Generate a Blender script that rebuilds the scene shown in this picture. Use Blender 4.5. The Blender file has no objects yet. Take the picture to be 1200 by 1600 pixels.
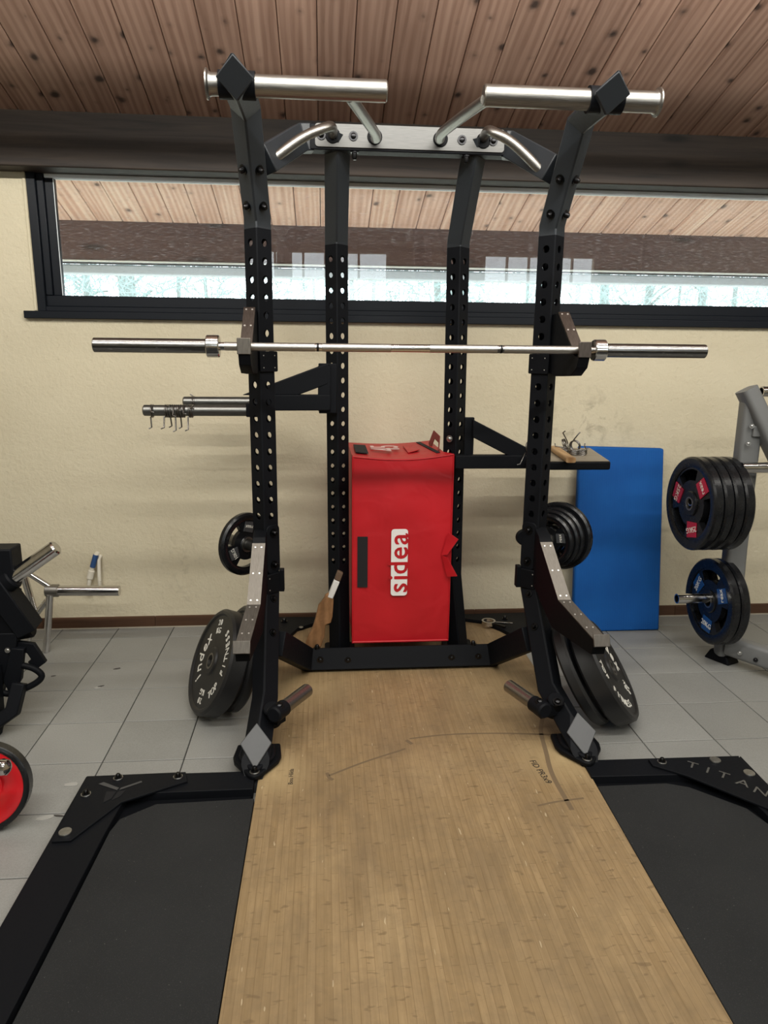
import bpy, bmesh, math, random
from mathutils import Vector, Matrix
random.seed(7)
C = bpy.context.scene.collection
R = math.radians

# ------------------------------------------------------------------ camera
cam_d = bpy.data.cameras.new('camera'); cam = bpy.data.objects.new('camera', cam_d); C.objects.link(cam)
cam_d.sensor_fit = 'VERTICAL'; cam_d.sensor_height = 36.0; cam_d.lens = 1116.7 / 1600 * 36.0
cam_d.clip_start = 0.05; cam_d.clip_end = 300
yaw, pitch, roll = 0.0864987, 0.2239021, 0.0104981
fw = Vector((math.sin(yaw) * math.cos(pitch), math.cos(yaw) * math.cos(pitch), -math.sin(pitch)))
rt = Vector((math.cos(yaw), -math.sin(yaw), 0)); up = rt.cross(fw)
r2 = rt * math.cos(roll) + up * math.sin(roll); u2 = -rt * math.sin(roll) + up * math.cos(roll)
mw = Matrix((r2, u2, -fw)).transposed().to_4x4(); mw.translation = Vector((-0.03364, -3.83856, 1.52134))
cam.matrix_world = mw
bpy.context.scene.camera = cam

# ------------------------------------------------------------------ world, lamps, exposure
S = bpy.context.scene
S.view_settings.view_transform = 'Standard'; S.view_settings.look = 'None'
S.view_settings.exposure = 0.17; S.view_settings.gamma = 1.0; S.view_settings.use_curve_mapping = False
w = bpy.data.worlds.new('overcast_sky'); S.world = w; w.use_nodes = True
bg = w.node_tree.nodes['Background']; bg.inputs[0].default_value = (0.86, 0.95, 1.0, 1); bg.inputs[1].default_value = 5.5

def area(name, loc, direction, sx, sy, power, col):
    l = bpy.data.lights.new(name, 'AREA'); l.shape = 'RECTANGLE'; l.size = sx; l.size_y = sy
    l.energy = power; l.color = col
    o = bpy.data.objects.new(name, l); C.objects.link(o)
    z = -Vector(direction).normalized(); x = Vector((1, 0, 0)); y = z.cross(x)
    m = Matrix((x, y, z)).transposed().to_4x4(); m.translation = Vector(loc); o.matrix_world = m
    return o
WARM = (1.0, 0.965, 0.89)
area('tube_lamp_row_front', (0.4, -1.7, 2.76), (0, 0.9, -0.35), 5.6, 0.016, 48, WARM)
area('tube_lamp_row_over', (0.4, -2.85, 3.06), (0, 0.12, -1), 4.8, 0.10, 92, WARM)
area('tube_lamp_row_back', (0.4, -5.2, 3.80), (0, 0.15, -1), 6.0, 0.16, 105, WARM)

# ------------------------------------------------------------------ mesh helpers
W = {}
def add(name, me, mat, parent=None, M=None):
    M = M or Matrix()
    o = bpy.data.objects.new(name, me); C.objects.link(o)
    if mat is not None and not me.materials: me.materials.append(mat)
    if parent is not None:
        o.parent = parent; o.matrix_parent_inverse = W[parent].inverted()
    o.matrix_basis = M; W[o] = M.copy()
    return o
def empty(name, loc=(0, 0, 0), M=None):
    o = bpy.data.objects.new(name, None); C.objects.link(o); o.empty_display_size = 0.1
    M = M or Matrix.Translation(Vector(loc)); o.matrix_basis = M; W[o] = M.copy()
    return o
def tag(o, label, cat, group=None):
    o['label'] = label; o['category'] = cat
    if group: o['group'] = group
    return o
def struct(o):
    o['kind'] = 'structure'; return o
def thing(name, loc, label, cat, group=None, M=None):
    return tag(empty(name, loc, M), label, cat, group)

def frame(d, hint=Vector((0, 0, 1))):
    d = Vector(d).normalized()
    if abs(d.dot(hint)) > 0.98: hint = Vector((0, 1, 0)) if abs(d.y) < 0.9 else Vector((1, 0, 0))
    x = hint.cross(d).normalized(); y = d.cross(x)
    return x, y, d
def zto(d, loc=(0, 0, 0), hint=Vector((0, 0, 1))):
    """matrix whose local z points along d"""
    x, y, z = frame(d, hint); m = Matrix((x, y, z)).transposed().to_4x4(); m.translation = Vector(loc); return m

class MB:
    def __init__(s): s.v = []; s.f = []
    def raw(s, vs, fs):
        b = len(s.v); s.v += [Vector(p) for p in vs]; s.f += [tuple(b + i for i in q) for q in fs]; return s
    def box(s, c, size, M=None):
        x, y, z = [d / 2 for d in size]; c = Vector(c)
        vs = [Vector((i * x, j * y, k * z)) for i in (-1, 1) for j in (-1, 1) for k in (-1, 1)]
        vs = [c + ((M.to_3x3() @ q) if M else q) for q in vs]
        return s.raw(vs, [(0, 1, 3, 2), (4, 6, 7, 5), (0, 4, 5, 1), (2, 3, 7, 6), (0, 2, 6, 4), (1, 5, 7, 3)])
    def hexa(s, bot, top):
        n = len(bot)
        fs = [tuple(range(n))[::-1], tuple(range(n, 2 * n))] + [(i, (i + 1) % n, n + (i + 1) % n, n + i) for i in range(n)]
        return s.raw(list(bot) + list(top), fs)
    def prism(s, poly, t, M=None):
        """polygon in local xy extruded to +z by t, placed by M"""
        M = M or Matrix()
        a = [M @ Vector((x, y, 0)) for x, y in poly]; b = [M @ Vector((x, y, t)) for x, y in poly]
        return s.hexa(a, b)
    def lathe(s, prof, M=None, n=32, closed=False):
        M = M or Matrix(); vs = []; fs = []; m = len(prof)
        for i in range(n):
            a = 2 * math.pi * i / n
            for r, z in prof: vs.append(M @ Vector((r * math.cos(a), r * math.sin(a), z)))
        for i in range(n):
            j = (i + 1) % n
            for k in range(m if closed else m - 1):
                k2 = (k + 1) % m
                fs.append((i * m + k, j * m + k, j * m + k2, i * m + k2))
        return s.raw(vs, fs)
    def cyl(s, p0, p1, r, n=20, r1=None, ch=0.0):
        p0 = Vector(p0); p1 = Vector(p1); L = (p1 - p0).length; r1 = r if r1 is None else r1
        M = zto(p1 - p0, p0)
        if ch: prof = [(0, 0), (r - ch, 0), (r, ch), (r1, L - ch), (r1 - ch, L), (0, L)]
        else: prof = [(0, 0), (r, 0), (r1, L), (0, L)]
        return s.lathe(prof, M, n)
    def sweep(s, pts, sec, hint=Vector((0, 0, 1)), n0=None, n1=None, caps=True):
        """mitred sweep of a 2-d section along a polyline"""
        pts = [Vector(p) for p in pts]; d = [(pts[i + 1] - pts[i]).normalized() for i in range(len(pts) - 1)]
        x, y, _ = frame(d[0], hint)
        ring = [pts[0] + x * a + y * b for a, b in sec]
        def cut(ring, dr, P, N): return [q + dr * ((P - q).dot(N) / dr.dot(N)) for q in ring]
        rings = [cut(ring, d[0], pts[0], Vector(n0).normalized() if n0 else d[0])]
        for i in range(1, len(pts)):
            if i < len(pts) - 1: N = (d[i - 1] + d[i]).normalized()
            else: N = Vector(n1).normalized() if n1 else d[-1]
            rings.append(cut(rings[-1], d[i - 1], pts[i], N))
        m = len(sec); vs = [q for r_ in rings for q in r_]; fs = []
        for i in range(len(rings) - 1):
            for k in range(m):
                k2 = (k + 1) % m; fs.append((i * m + k, i * m + k2, (i + 1) * m + k2, (i + 1) * m + k))
        if caps:
            fs.append(tuple(range(m))[::-1]); fs.append(tuple(range((len(rings) - 1) * m, len(rings) * m)))
        return s.raw(vs, fs)
    def tube(s, pts, r, n=12, caps=True):
        """round tube through points, rings in parallel-transported frames"""
        pts = [Vector(p) for p in pts]; k = len(pts); vs = []; fs = []
        t = [(pts[min(i + 1, k - 1)] - pts[max(i - 1, 0)]).normalized() for i in range(k)]
        x, y, _ = frame(t[0])
        for i in range(k):
            x = (x - t[i] * x.dot(t[i])).normalized(); y = t[i].cross(x)
            for j in range(n):
                a = 2 * math.pi * j / n; vs.append(pts[i] + (x * math.cos(a) + y * math.sin(a)) * r)
        for i in range(k - 1):
            for j in range(n):
                j2 = (j + 1) % n; fs.append((i * n + j, i * n + j2, (i + 1) * n + j2, (i + 1) * n + j))
        if caps: fs.append(tuple(range(n))[::-1]); fs.append(tuple(range((k - 1) * n, k * n)))
        return s.raw(vs, fs)
    def mesh(s, name, smooth=None, center=True):
        c = Vector()
        if center and s.v:
            lo = Vector([min(q[i] for q in s.v) for i in range(3)]); hi = Vector([max(q[i] for q in s.v) for i in range(3)])
            c = (lo + hi) / 2
        me = bpy.data.meshes.new(name); me.from_pydata([q - c for q in s.v], [], s.f)
        bm = bmesh.new(); bm.from_mesh(me); bmesh.ops.recalc_face_normals(bm, faces=bm.faces); bm.to_mesh(me); bm.free()
        if smooth is not None:
            me.shade_smooth(); me.set_sharp_from_angle(angle=R(smooth))
        me.update(); return me, c
    def build(s, name, mat, parent=None, smooth=None, bevel=0.0, M=None):
        me, c = s.mesh(name, smooth, M is None)
        o = add(name, me, mat, parent, M if M is not None else Matrix.Translation(c))
        if bevel:
            b = o.modifiers.new('bevel', 'BEVEL'); b.width = bevel; b.segments = 2; b.limit_method = 'ANGLE'; b.angle_limit = R(30)
            me.shade_smooth(); me.set_sharp_from_angle(angle=R(35))
        return o

def rrect(w_, h_, r, n=4):
    p = []
    for cx, cy, a0 in ((w_ / 2 - r, h_ / 2 - r, 0), (-w_ / 2 + r, h_ / 2 - r, 90), (-w_ / 2 + r, -h_ / 2 + r, 180), (w_ / 2 - r, -h_ / 2 + r, 270)):
        for i in range(n + 1):
            a = R(a0 + 90 * i / n); p.append((cx + r * math.cos(a), cy + r * math.sin(a)))
    return p
def smooth_path(pts, sub=5):
    P = [Vector(p) for p in pts]; out = []
    Q = [P[0] * 2 - P[1]] + P + [P[-1] * 2 - P[-2]]
    for i in range(1, len(Q) - 2):
        for k in range(sub):
            t = k / sub; a, b, c, d = Q[i - 1], Q[i], Q[i + 1], Q[i + 2]
            out.append(0.5 * ((2 * b) + (c - a) * t + (2 * a - 5 * b + 4 * c - d) * t * t + (3 * b - a - 3 * c + d) * t ** 3))
    out.append(P[-1]); return out
def text_mb(s, size, M, ext=0.0006, mb=None, align='CENTER', sx=1.0):
    cu = bpy.data.curves.new('lettering', 'FONT'); cu.body = s; cu.size = size; cu.extrude = ext
    cu.align_x = align; cu.align_y = 'CENTER'; cu.resolution_u = 3
    o = bpy.data.objects.new('lettering_tmp', cu); C.objects.link(o)
    dg = bpy.context.evaluated_depsgraph_get(); me = o.evaluated_get(dg).to_mesh()
    mb = mb or MB()
    mb.raw([M @ Vector((v.co.x * sx, v.co.y, v.co.z)) for v in me.vertices], [tuple(p.vertices) for p in me.polygons])
    o.evaluated_get(dg).to_mesh_clear(); bpy.data.objects.remove(o); bpy.data.curves.remove(cu)
    return mb
def arc_text(s, size, radius, mid_deg, z, spread=1.0, inward=False):
    """letters along an arc in the local xy plane, reading clockwise (or anticlockwise with inward); one builder per letter"""
    out = []; step = math.degrees(size * 0.72 / radius) * spread; n = len(s)
    for i, ch in enumerate(s):
        if ch == ' ': continue
        k = i - (n - 1) / 2
        a = R(mid_deg - k * step) if not inward else R(mid_deg + k * step)
        rot = a - math.pi / 2 if not inward else a + math.pi / 2
        out.append(text_mb(ch, size, Matrix.Translation(Vector((radius * math.cos(a), radius * math.sin(a), z))) @ Matrix.Rotation(rot, 4, 'Z'), 0.0008))
    return out

# ------------------------------------------------------------------ materials
def base(name, col=(0.5, 0.5, 0.5), rough=0.5, metal=0.0, spec=None, coat=0.0):
    m = bpy.data.materials.new(name); m.use_nodes = True
    b = m.node_tree.nodes['Principled BSDF']
    b.inputs['Base Color'].default_value = (*col, 1); b.inputs['Roughness'].default_value = rough; b.inputs['Metallic'].default_value = metal
    if spec is not None: b.inputs['Specular IOR Level'].default_value = spec
    if coat: b.inputs['Coat Weight'].default_value = coat; b.inputs['Coat Roughness'].default_value = 0.1
    return m
class NT:
    def __init__(s, m): s.m = m; s.t = m.node_tree; s.b = s.t.nodes['Principled BSDF']
    def n(s, typ, **kw):
        nd = s.t.nodes.new(typ)
        for k, v in kw.items():
            if k in nd.inputs: nd.inputs[k].default_value = v
            else: setattr(nd, k, v)
        return nd
    def l(s, a, b): s.t.links.new(a, b)
    def coord(s, scale=(1, 1, 1), kind='Object', rand=0.0, rot=(0, 0, 0)):
        tc = s.n('ShaderNodeTexCoord'); mp = s.n('ShaderNodeMapping'); mp.inputs['Scale'].default_value = scale; mp.inputs['Rotation'].default_value = rot
        src = tc.outputs[kind]
        if rand:
            oi = s.n('ShaderNodeObjectInfo'); mu = s.n('ShaderNodeMath', operation='MULTIPLY'); mu.inputs[1].default_value = rand
            s.l(oi.outputs['Random'], mu.inputs[0])
            ad = s.n('ShaderNodeVectorMath', operation='ADD'); s.l(src, ad.inputs[0]); s.l(mu.outputs[0], ad.inputs[1]); src = ad.outputs[0]
        s.l(src, mp.inputs['Vector']); return mp.outputs[0]
    def noise(s, vec, scale=5, detail=4, rough=0.55, dist=0.0):
        nd = s.n('ShaderNodeTexNoise'); nd.inputs['Scale'].default_value = scale; nd.inputs['Detail'].default_value = detail
        nd.inputs['Roughness'].default_value = rough; nd.inputs['Distortion'].default_value = dist
        s.l(vec, nd.inputs['Vector']); return nd.outputs['Fac']
    def ramp(s, fac, stops):
        r = s.n('ShaderNodeValToRGB'); e = r.color_ramp.elements
        e[0].position, e[0].color = stops[0][0], (*stops[0][1], 1); e[1].position, e[1].color = stops[-1][0], (*stops[-1][1], 1)
        for p, c in stops[1:-1]: q = e.new(p); q.color = (*c, 1)
        s.l(fac, r.inputs[0]); return r.outputs[0]
    def mix(s, fac, a, b, mode='MIX'):
        m = s.n('ShaderNodeMix'); m.data_type = 'RGBA'; m.blend_type = mode
        for sock, val in ((m.inputs[0], fac), (m.inputs[6], a), (m.inputs[7], b)):
            if hasattr(val, 'links') or hasattr(val, 'is_linked'): s.l(val, sock)
            elif isinstance(val, tuple): sock.default_value = (*val, 1)
            else: sock.default_value = val
        return m.outputs[2]
    def bump(s, h, strength=0.2, dist=0.01):
        b = s.n('ShaderNodeBump'); b.inputs['Strength'].default_value = strength; b.inputs['Distance'].default_value = dist
        s.l(h, b.inputs['Height']); s.l(b.outputs[0], s.b.inputs['Normal'])
    def color(s, c): s.l(c, s.b.inputs['Base Color'])
    def rough(s, f, lo, hi):
        r = s.n('ShaderNodeMapRange'); r.inputs[3].default_value = lo; r.inputs[4].default_value = hi
        s.l(f, r.inputs[0]); s.l(r.outputs[0], s.b.inputs['Roughness'])
G = (lambda v: (v, v, v))

def m_powder(name, col, rough=0.42, spec=0.5):
    m = base(name, col, rough, spec=spec); t = NT(m); v = t.coord((1, 1, 1)); n = t.noise(v, 90, 2)
    t.bump(n, 0.06, 0.002); t.rough(n, rough - 0.06, rough + 0.08); return m
BLACK = m_powder('black_powder_coat', (0.0055, 0.0062, 0.008), 0.5, 0.10)
BLACKLIT = m_powder('black_powder_coat_lit', (0.021, 0.025, 0.030), 0.42, 0.42)  # the rack's black coat lightened: reflected room light put into the colour
BLACKDEEP = m_powder('black_steel_satin', (0.0042, 0.0047, 0.006), 0.5, 0.09)
BLACKFRAME = m_powder('black_aluminium', (0.006, 0.008, 0.012), 0.42, 0.2)
GREYCOAT = m_powder('silver_grey_coat', (0.145, 0.148, 0.147), 0.42)
CAPGREY = m_powder('grey_end_cap', (0.075, 0.078, 0.082), 0.5)
def m_steel(name, col, r, stretch=(1, 1, 1), amt=0.12):
    m = base(name, col, r, 1.0); t = NT(m); v = t.coord(stretch); n = t.noise(v, 60, 3)
    t.color(t.ramp(n, [(0.3, tuple(c * (1 - amt * 2) for c in col)), (0.7, tuple(min(1, c * (1 + amt)) for c in col))])); t.rough(n, r - 0.05, r + 0.1); return m
STEEL = m_steel('brushed_stainless', (0.31, 0.30, 0.28), 0.34, (0.3, 6, 6))
STEELY = m_steel('brushed_stainless_plate', (0.14, 0.14, 0.137), 0.5, (0.3, 6, 6))
CHROME = m_steel('polished_chrome', (0.62, 0.61, 0.60), 0.14, (1, 1, 1), 0.05)
DARKCHROME = m_steel('dark_chrome', (0.24, 0.235, 0.23), 0.22, (0.4, 5, 5), 0.12)
KNURL = base('knurled_shaft', (0.5, 0.48, 0.45), 0.36, 1.0)
_t = NT(KNURL); _w = _t.n('ShaderNodeTexVoronoi'); _w.inputs['Scale'].default_value = 700; _t.l(_t.coord(), _w.inputs['Vector']); _t.bump(_w.outputs[0], 0.25, 0.001)
PEWTER = m_steel('pewter_peg', (0.20, 0.20, 0.19), 0.35, (0.4, 5, 5), 0.08)
PADSTEEL = m_steel('worn_steel_strip', (0.165, 0.15, 0.132), 0.5, (5, 0.6, 0.6), 0.12)
PADBROWN = m_steel('worn_steel_strip_dark', (0.12, 0.10, 0.088), 0.38, (5, 0.6, 0.6), 0.12)
BOLT = m_steel('dark_bolt', (0.035, 0.035, 0.037), 0.3, amt=0.1)
ZINC = m_steel('zinc_washer', (0.46, 0.46, 0.45), 0.35, amt=0.1)
RIVET = base('bright_rivet', (0.75, 0.73, 0.70), 0.35, 0.8)

def m_rubber(name, col, rough=0.45):
    m = base(name, col, rough, spec=0.38); t = NT(m); n = t.noise(t.coord(), 25, 3); t.rough(n, rough - 0.08, rough + 0.1); return m
RUBBER = m_rubber('black_rubber_plate', (0.006, 0.0065, 0.0078), 0.27)
RUBBERM = m_rubber('black_bumper_rubber', (0.012, 0.012, 0.0125), 0.40)
WHITEPRINT = base('white_print', (0.75, 0.73, 0.66), 0.6)
GREYPRINT = base('grey_print', (0.35, 0.34, 0.32), 0.6)
GREYLABEL = base('grey_plate_label', (0.055, 0.057, 0.06), 0.45)
REDLABEL = base('red_plate_label', (0.45, 0.012, 0.045), 0.45)
BLUELABEL = base('blue_plate_label', (0.005, 0.06, 0.22), 0.45)
VELCRO = base('black_velcro', (0.006, 0.006, 0.007), 0.9)

def m_red():
    m = base('red_vinyl', (0.62, 0.012, 0.022), 0.42, spec=0.4); t = NT(m)
    v = t.coord(); n = t.noise(v, 3.0, 3); n2 = t.noise(v, 7, 2, 0.5, 0.6)
    t.color(t.ramp(n, [(0.3, (0.36, 0.006, 0.011)), (0.7, (0.47, 0.009, 0.016))])); t.bump(n2, 0.35, 0.02); t.rough(n, 0.38, 0.5); return m
RED = m_red()
REDTOP = base('dark_red_webbing', (0.20, 0.035, 0.028), 0.7)
REDGLOSS = base('glossy_red_paint', (0.55, 0.006, 0.012), 0.25, coat=0.5)

def m_plaster():
    m = base('cream_plaster', (0.6, 0.52, 0.37), 0.85, spec=0.25); t = NT(m); v = t.coord()
    n = t.noise(v, 1.3, 5); f = t.noise(v, 14, 6, 0.65); g = t.noise(v, 45, 4, 0.6, 0.4)
    c = t.ramp(n, [(0.25, (0.565, 0.505, 0.365)), (0.75, (0.635, 0.575, 0.43))])
    # scuffs and old marks with a place of their own on the wall
    tc = t.n('ShaderNodeTexCoord')
    for (x, z, sx, sz, amt) in ((1.42, 1.13, 0.32, 0.24, 0.85), (2.0, 0.72, 0.22, 0.5, 0.28), (-0.80, 0.33, 0.16, 0.30, 0.3), (-0.9, 1.1, 0.7, 0.12, 0.10)):
        mp = t.n('ShaderNodeMapping'); mp.inputs['Location'].default_value = (-x / sx, 0, -z / sz); mp.inputs['Scale'].default_value = (1 / sx, 0, 1 / sz)
        t.l(tc.outputs['Object'], mp.inputs['Vector'])
        le = t.n('ShaderNodeVectorMath', operation='LENGTH'); t.l(mp.outputs[0], le.inputs[0])
        mr = t.n('ShaderNodeMapRange'); mr.inputs[1].default_value = 1.0; mr.inputs[2].default_value = 0.0; mr.inputs[3].default_value = 0; mr.inputs[4].default_value = amt
        t.l(le.outputs['Value'], mr.inputs[0])
        pr = t.n('ShaderNodeMapRange'); pr.inputs[1].default_value = 0.5; pr.inputs[2].default_value = 0.68; t.l(t.noise(v, 10 if amt > 0.5 else 22, 5, 0.6, 0.5), pr.inputs[0])
        mu = t.n('ShaderNodeMath', operation='MULTIPLY'); t.l(mr.outputs[0], mu.inputs[0]); t.l(pr.outputs[0], mu.inputs[1])
        c = t.mix(mu.outputs[0], c, (0.17, 0.14, 0.10))
    sp = t.n('ShaderNodeMapRange'); sp.inputs[1].default_value = 0.62; sp.inputs[2].default_value = 0.72; sp.inputs[4].default_value = 0.35; t.l(g, sp.inputs[0])
    c = t.mix(sp.outputs[0], c, (0.42, 0.36, 0.25))
    t.color(c)
    ad = t.n('ShaderNodeMath', operation='ADD'); t.l(f, ad.inputs[0]); t.l(g, ad.inputs[1]); t.bump(ad.outputs[0], 0.5, 0.008); return m
PLASTER = m_plaster()

def m_tile():
    m = base('grey_speckled_tile', (0.3, 0.3, 0.28), 0.5, spec=0.4); t = NT(m); v = t.coord(rand=50.0)
    n = t.noise(v, 240, 2); b = t.noise(v, 3, 4); oi = t.n('ShaderNodeObjectInfo')
    c = t.ramp(n, [(0.35, (0.185, 0.186, 0.174)), (0.65, (0.272, 0.272, 0.256))])
    c = t.mix(0.5, c, t.ramp(b, [(0.3, (0.195, 0.195, 0.182)), (0.7, (0.258, 0.258, 0.243))]))
    c = t.mix(0.10, c, t.ramp(oi.outputs['Random'], [(0, (0.18, 0.18, 0.17)), (1, (0.48, 0.48, 0.46))]))
    t.color(c); t.rough(b, 0.38, 0.55); return m
TILE = m_tile()
GROUT = base('dark_grout', (0.022, 0.022, 0.021), 0.9)

def m_pine(name, dark, mid, light, knot, rand=37.0, rough=0.55, sheen=0.0):
    m = base(name, mid, rough, spec=0.35); t = NT(m)
    v = t.coord((1, 1, 1), rand=rand); vs = t.coord((22, 1.1, 22), rand=rand)
    warp = t.noise(vs, 1.0, 4, 0.6, 0.5)
    wv = t.n('ShaderNodeTexWave'); wv.wave_type = 'BANDS'; wv.bands_direction = 'X'; wv.inputs['Scale'].default_value = 9; wv.inputs['Distortion'].default_value = 9; wv.inputs['Detail'].default_value = 3; wv.inputs['Detail Scale'].default_value = 0.7
    t.l(t.coord((1, 0.09, 1), rand=rand), wv.inputs['Vector'])
    c = t.ramp(warp, [(0.28, dark), (0.5, mid), (0.72, light)])
    c = t.mix(0.35, c, t.ramp(wv.outputs['Fac'], [(0.2, dark), (0.8, light)]))
    vo = t.n('ShaderNodeTexVoronoi'); vo.voronoi_dimensions = '2D'; vo.inputs['Scale'].default_value = 1.0; vo.inputs['Randomness'].default_value = 1.0
    t.l(t.coord((7.5, 6.2, 8.0), rand=rand), vo.inputs['Vector'])
    nz = t.noise(v, 18, 2)
    ad = t.n('ShaderNodeMath', operation='ADD'); mu = t.n('ShaderNodeMath', operation='MULTIPLY'); mu.inputs[1].default_value = 0.26; t.l(nz, mu.inputs[0])
    sx_ = t.n('ShaderNodeSeparateColor'); t.l(vo.outputs['Color'], sx_.inputs[0]); m3 = t.n('ShaderNodeMath', operation='MULTIPLY_ADD'); m3.inputs[1].default_value = 0.30; t.l(sx_.outputs[0], m3.inputs[0]); t.l(mu.outputs[0], m3.inputs[2])
    t.l(vo.outputs['Distance'], ad.inputs[0]); t.l(m3.outputs[0], ad.inputs[1])
    k = t.ramp(ad.outputs[0], [(0.20, G(0.95)), (0.25, G(0.62)), (0.31, G(0.2)), (0.44, G(0))])
    c = t.mix(k, c, knot)
    oi = t.n('ShaderNodeObjectInfo')
    c = t.mix(0.45, c, t.ramp(oi.outputs['Random'], [(0, G(0.40)), (1, G(0.62))]), 'OVERLAY')
    t.color(c); t.rough(warp, rough - 0.08, rough + 0.1); t.bump(warp, 0.08, 0.003); return m
PINE = m_pine('varnished_pine', (0.20, 0.112, 0.080), (0.305, 0.186, 0.138), (0.40, 0.262, 0.20), (0.035, 0.021, 0.018), rough=0.5)
SOFFIT = m_pine('weathered_soffit_pine', (0.44, 0.235, 0.165), (0.60, 0.375, 0.285), (0.74, 0.53, 0.43), (0.09, 0.05, 0.04), rand=53.0)
def m_beam(name, a, b):
    m = base(name, a, 0.6, spec=0.3); t = NT(m); n = t.noise(t.coord((0.7, 14, 14)), 2.2, 5, 0.6, 0.6)
    vo = t.n('ShaderNodeTexVoronoi'); t.l(t.coord((1.6, 6, 6)), vo.inputs['Vector']); vo.inputs['Scale'].default_value = 1
    c = t.ramp(n, [(0.3, a), (0.7, b)]); c = t.mix(t.ramp(vo.outputs['Distance'], [(0.05, G(0.9)), (0.16, G(0))]), c, tuple(v * 0.3 for v in a))
    t.color(c); t.bump(n, 0.15, 0.004); return m
BEAM = m_beam('dark_stained_beam', (0.014, 0.0105, 0.009), (0.042, 0.030, 0.022))
FASCIA = m_beam('brown_painted_fascia', (0.095, 0.050, 0.048), (0.13, 0.075, 0.07))
BASEB = m_beam('brown_baseboard', (0.055, 0.026, 0.014), (0.085, 0.042, 0.022))

def m_platform():
    m = base('worn_wood_platform', (0.4, 0.26, 0.13), 0.5, spec=0.35); t = NT(m)
    br = t.n('ShaderNodeTexBrick'); br.offset = 0.37; br.offset_frequency = 2; br.squash = 1.0
    br.inputs['Color1'].default_value = (0.272, 0.173, 0.081, 1); br.inputs['Color2'].default_value = (0.345, 0.226, 0.113, 1); br.inputs['Mortar'].default_value = (0.185, 0.11, 0.048, 1)
    br.inputs['Scale'].default_value = 1.0; br.inputs['Mortar Size'].default_value = 0.0011; br.inputs['Brick Width'].default_value = 0.34; br.inputs['Row Height'].default_value = 0.021; br.inputs['Mortar Smooth'].default_value = 0.3
    t.l(t.coord((1, 1, 1), rot=(0, 0, R(90))), br.inputs['Vector'])
    g = t.noise(t.coord((60, 3, 1)), 1.5, 4, 0.6); c = t.mix(0.42, br.outputs['Color'], t.ramp(g, [(0.3, (0.20, 0.125, 0.056)), (0.7, (0.40, 0.27, 0.14))]))
    st = t.noise(t.coord(), 2.1, 6, 0.62, 0.3); c = t.mix(t.ramp(st, [(0.42, G(0)), (0.70, G(0.36))]), c, (0.135, 0.092, 0.052))
    st2 = t.noise(t.coord((1, 0.35, 1)), 5.5, 5, 0.65); c = t.mix(t.ramp(st2, [(0.50, G(0)), (0.72, G(0.5))]), c, (0.15, 0.10, 0.058))
    li = t.noise(t.coord((1, 0.5, 1)), 3.4, 4); c = t.mix(t.ramp(li, [(0.55, G(0)), (0.75, G(0.30))]), c, (0.46, 0.325, 0.175))
    dk = t.noise(t.coord((22, 55, 1)), 1.0, 2, 0.5); c = t.mix(t.ramp(dk, [(0.63, G(0)), (0.69, G(0.6))]), c, (0.16, 0.10, 0.05))
    sc = t.noise(t.coord((30, 5, 1), rot=(0, 0, 0.35)), 3.0, 2, 0.4, 0.2); c = t.mix(t.ramp(sc, [(0.735, G(0)), (0.75, G(0.5))]), c, (0.66, 0.52, 0.34))
    fi = t.noise(t.coord((1, 1, 1)), 16, 6, 0.7, 0.3); c = t.mix(t.ramp(fi, [(0.45, G(0)), (0.75, G(0.45))]), c, (0.17, 0.115, 0.065))
    tc = t.n('ShaderNodeTexCoord')
    for (x, y, sx, sy, amt) in ((-0.22, -1.52, 0.16, 0.18, 0.6), (0.86, -1.50, 0.22, 0.20, 0.6), (-0.12, -0.85, 0.30, 0.22, 0.45), (0.72, -0.9, 0.3, 0.3, 0.35)):
        mp = t.n('ShaderNodeMapping'); mp.inputs['Location'].default_value = (-x / sx, -y / sy, 0); mp.inputs['Scale'].default_value = (1 / sx, 1 / sy, 0)
        t.l(tc.outputs['Object'], mp.inputs['Vector']); le = t.n('ShaderNodeVectorMath', operation='LENGTH'); t.l(mp.outputs[0], le.inputs[0])
        mr = t.n('ShaderNodeMapRange'); mr.inputs[1].default_value = 1.0; mr.inputs[2].default_value = 0.0; mr.inputs[3].default_value = 0; mr.inputs[4].default_value = amt * 1.6; t.l(le.outputs['Value'], mr.inputs[0])
        mu = t.n('ShaderNodeMath', operation='MULTIPLY'); t.l(mr.outputs[0], mu.inputs[0]); t.l(fi, mu.inputs[1])
        c = t.mix(mu.outputs[0], c, (0.60, 0.43, 0.22))
    c = t.mix(1.0, c, (0.90, 0.95, 0.98), 'MULTIPLY'); t.color(c); t.rough(st, 0.42, 0.62); t.bump(g, 0.08, 0.002); return m
PLATWOOD = m_platform()
def m_mat():
    m = base('black_rubber_mat', (0.02, 0.02, 0.02), 0.75, spec=0.3); t = NT(m); v = t.coord()
    n = t.noise(v, 1.6, 4); s = t.noise(v, 330, 2); vo = t.n('ShaderNodeTexVoronoi'); vo.inputs['Scale'].default_value = 38; t.l(v, vo.inputs['Vector'])
    c = t.ramp(n, [(0.3, (0.010, 0.0108, 0.0115)), (0.7, (0.018, 0.019, 0.0195))])
    c = t.mix(t.ramp(s, [(0.58, G(0)), (0.72, G(0.35))]), c, (0.06, 0.06, 0.06))
    c = t.mix(t.ramp(vo.outputs['Distance'], [(0.03, G(0.8)), (0.055, G(0))]), c, (0.13, 0.13, 0.12))
    t.color(c); t.bump(s, 0.35, 0.003); return m
MAT = m_mat()
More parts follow.
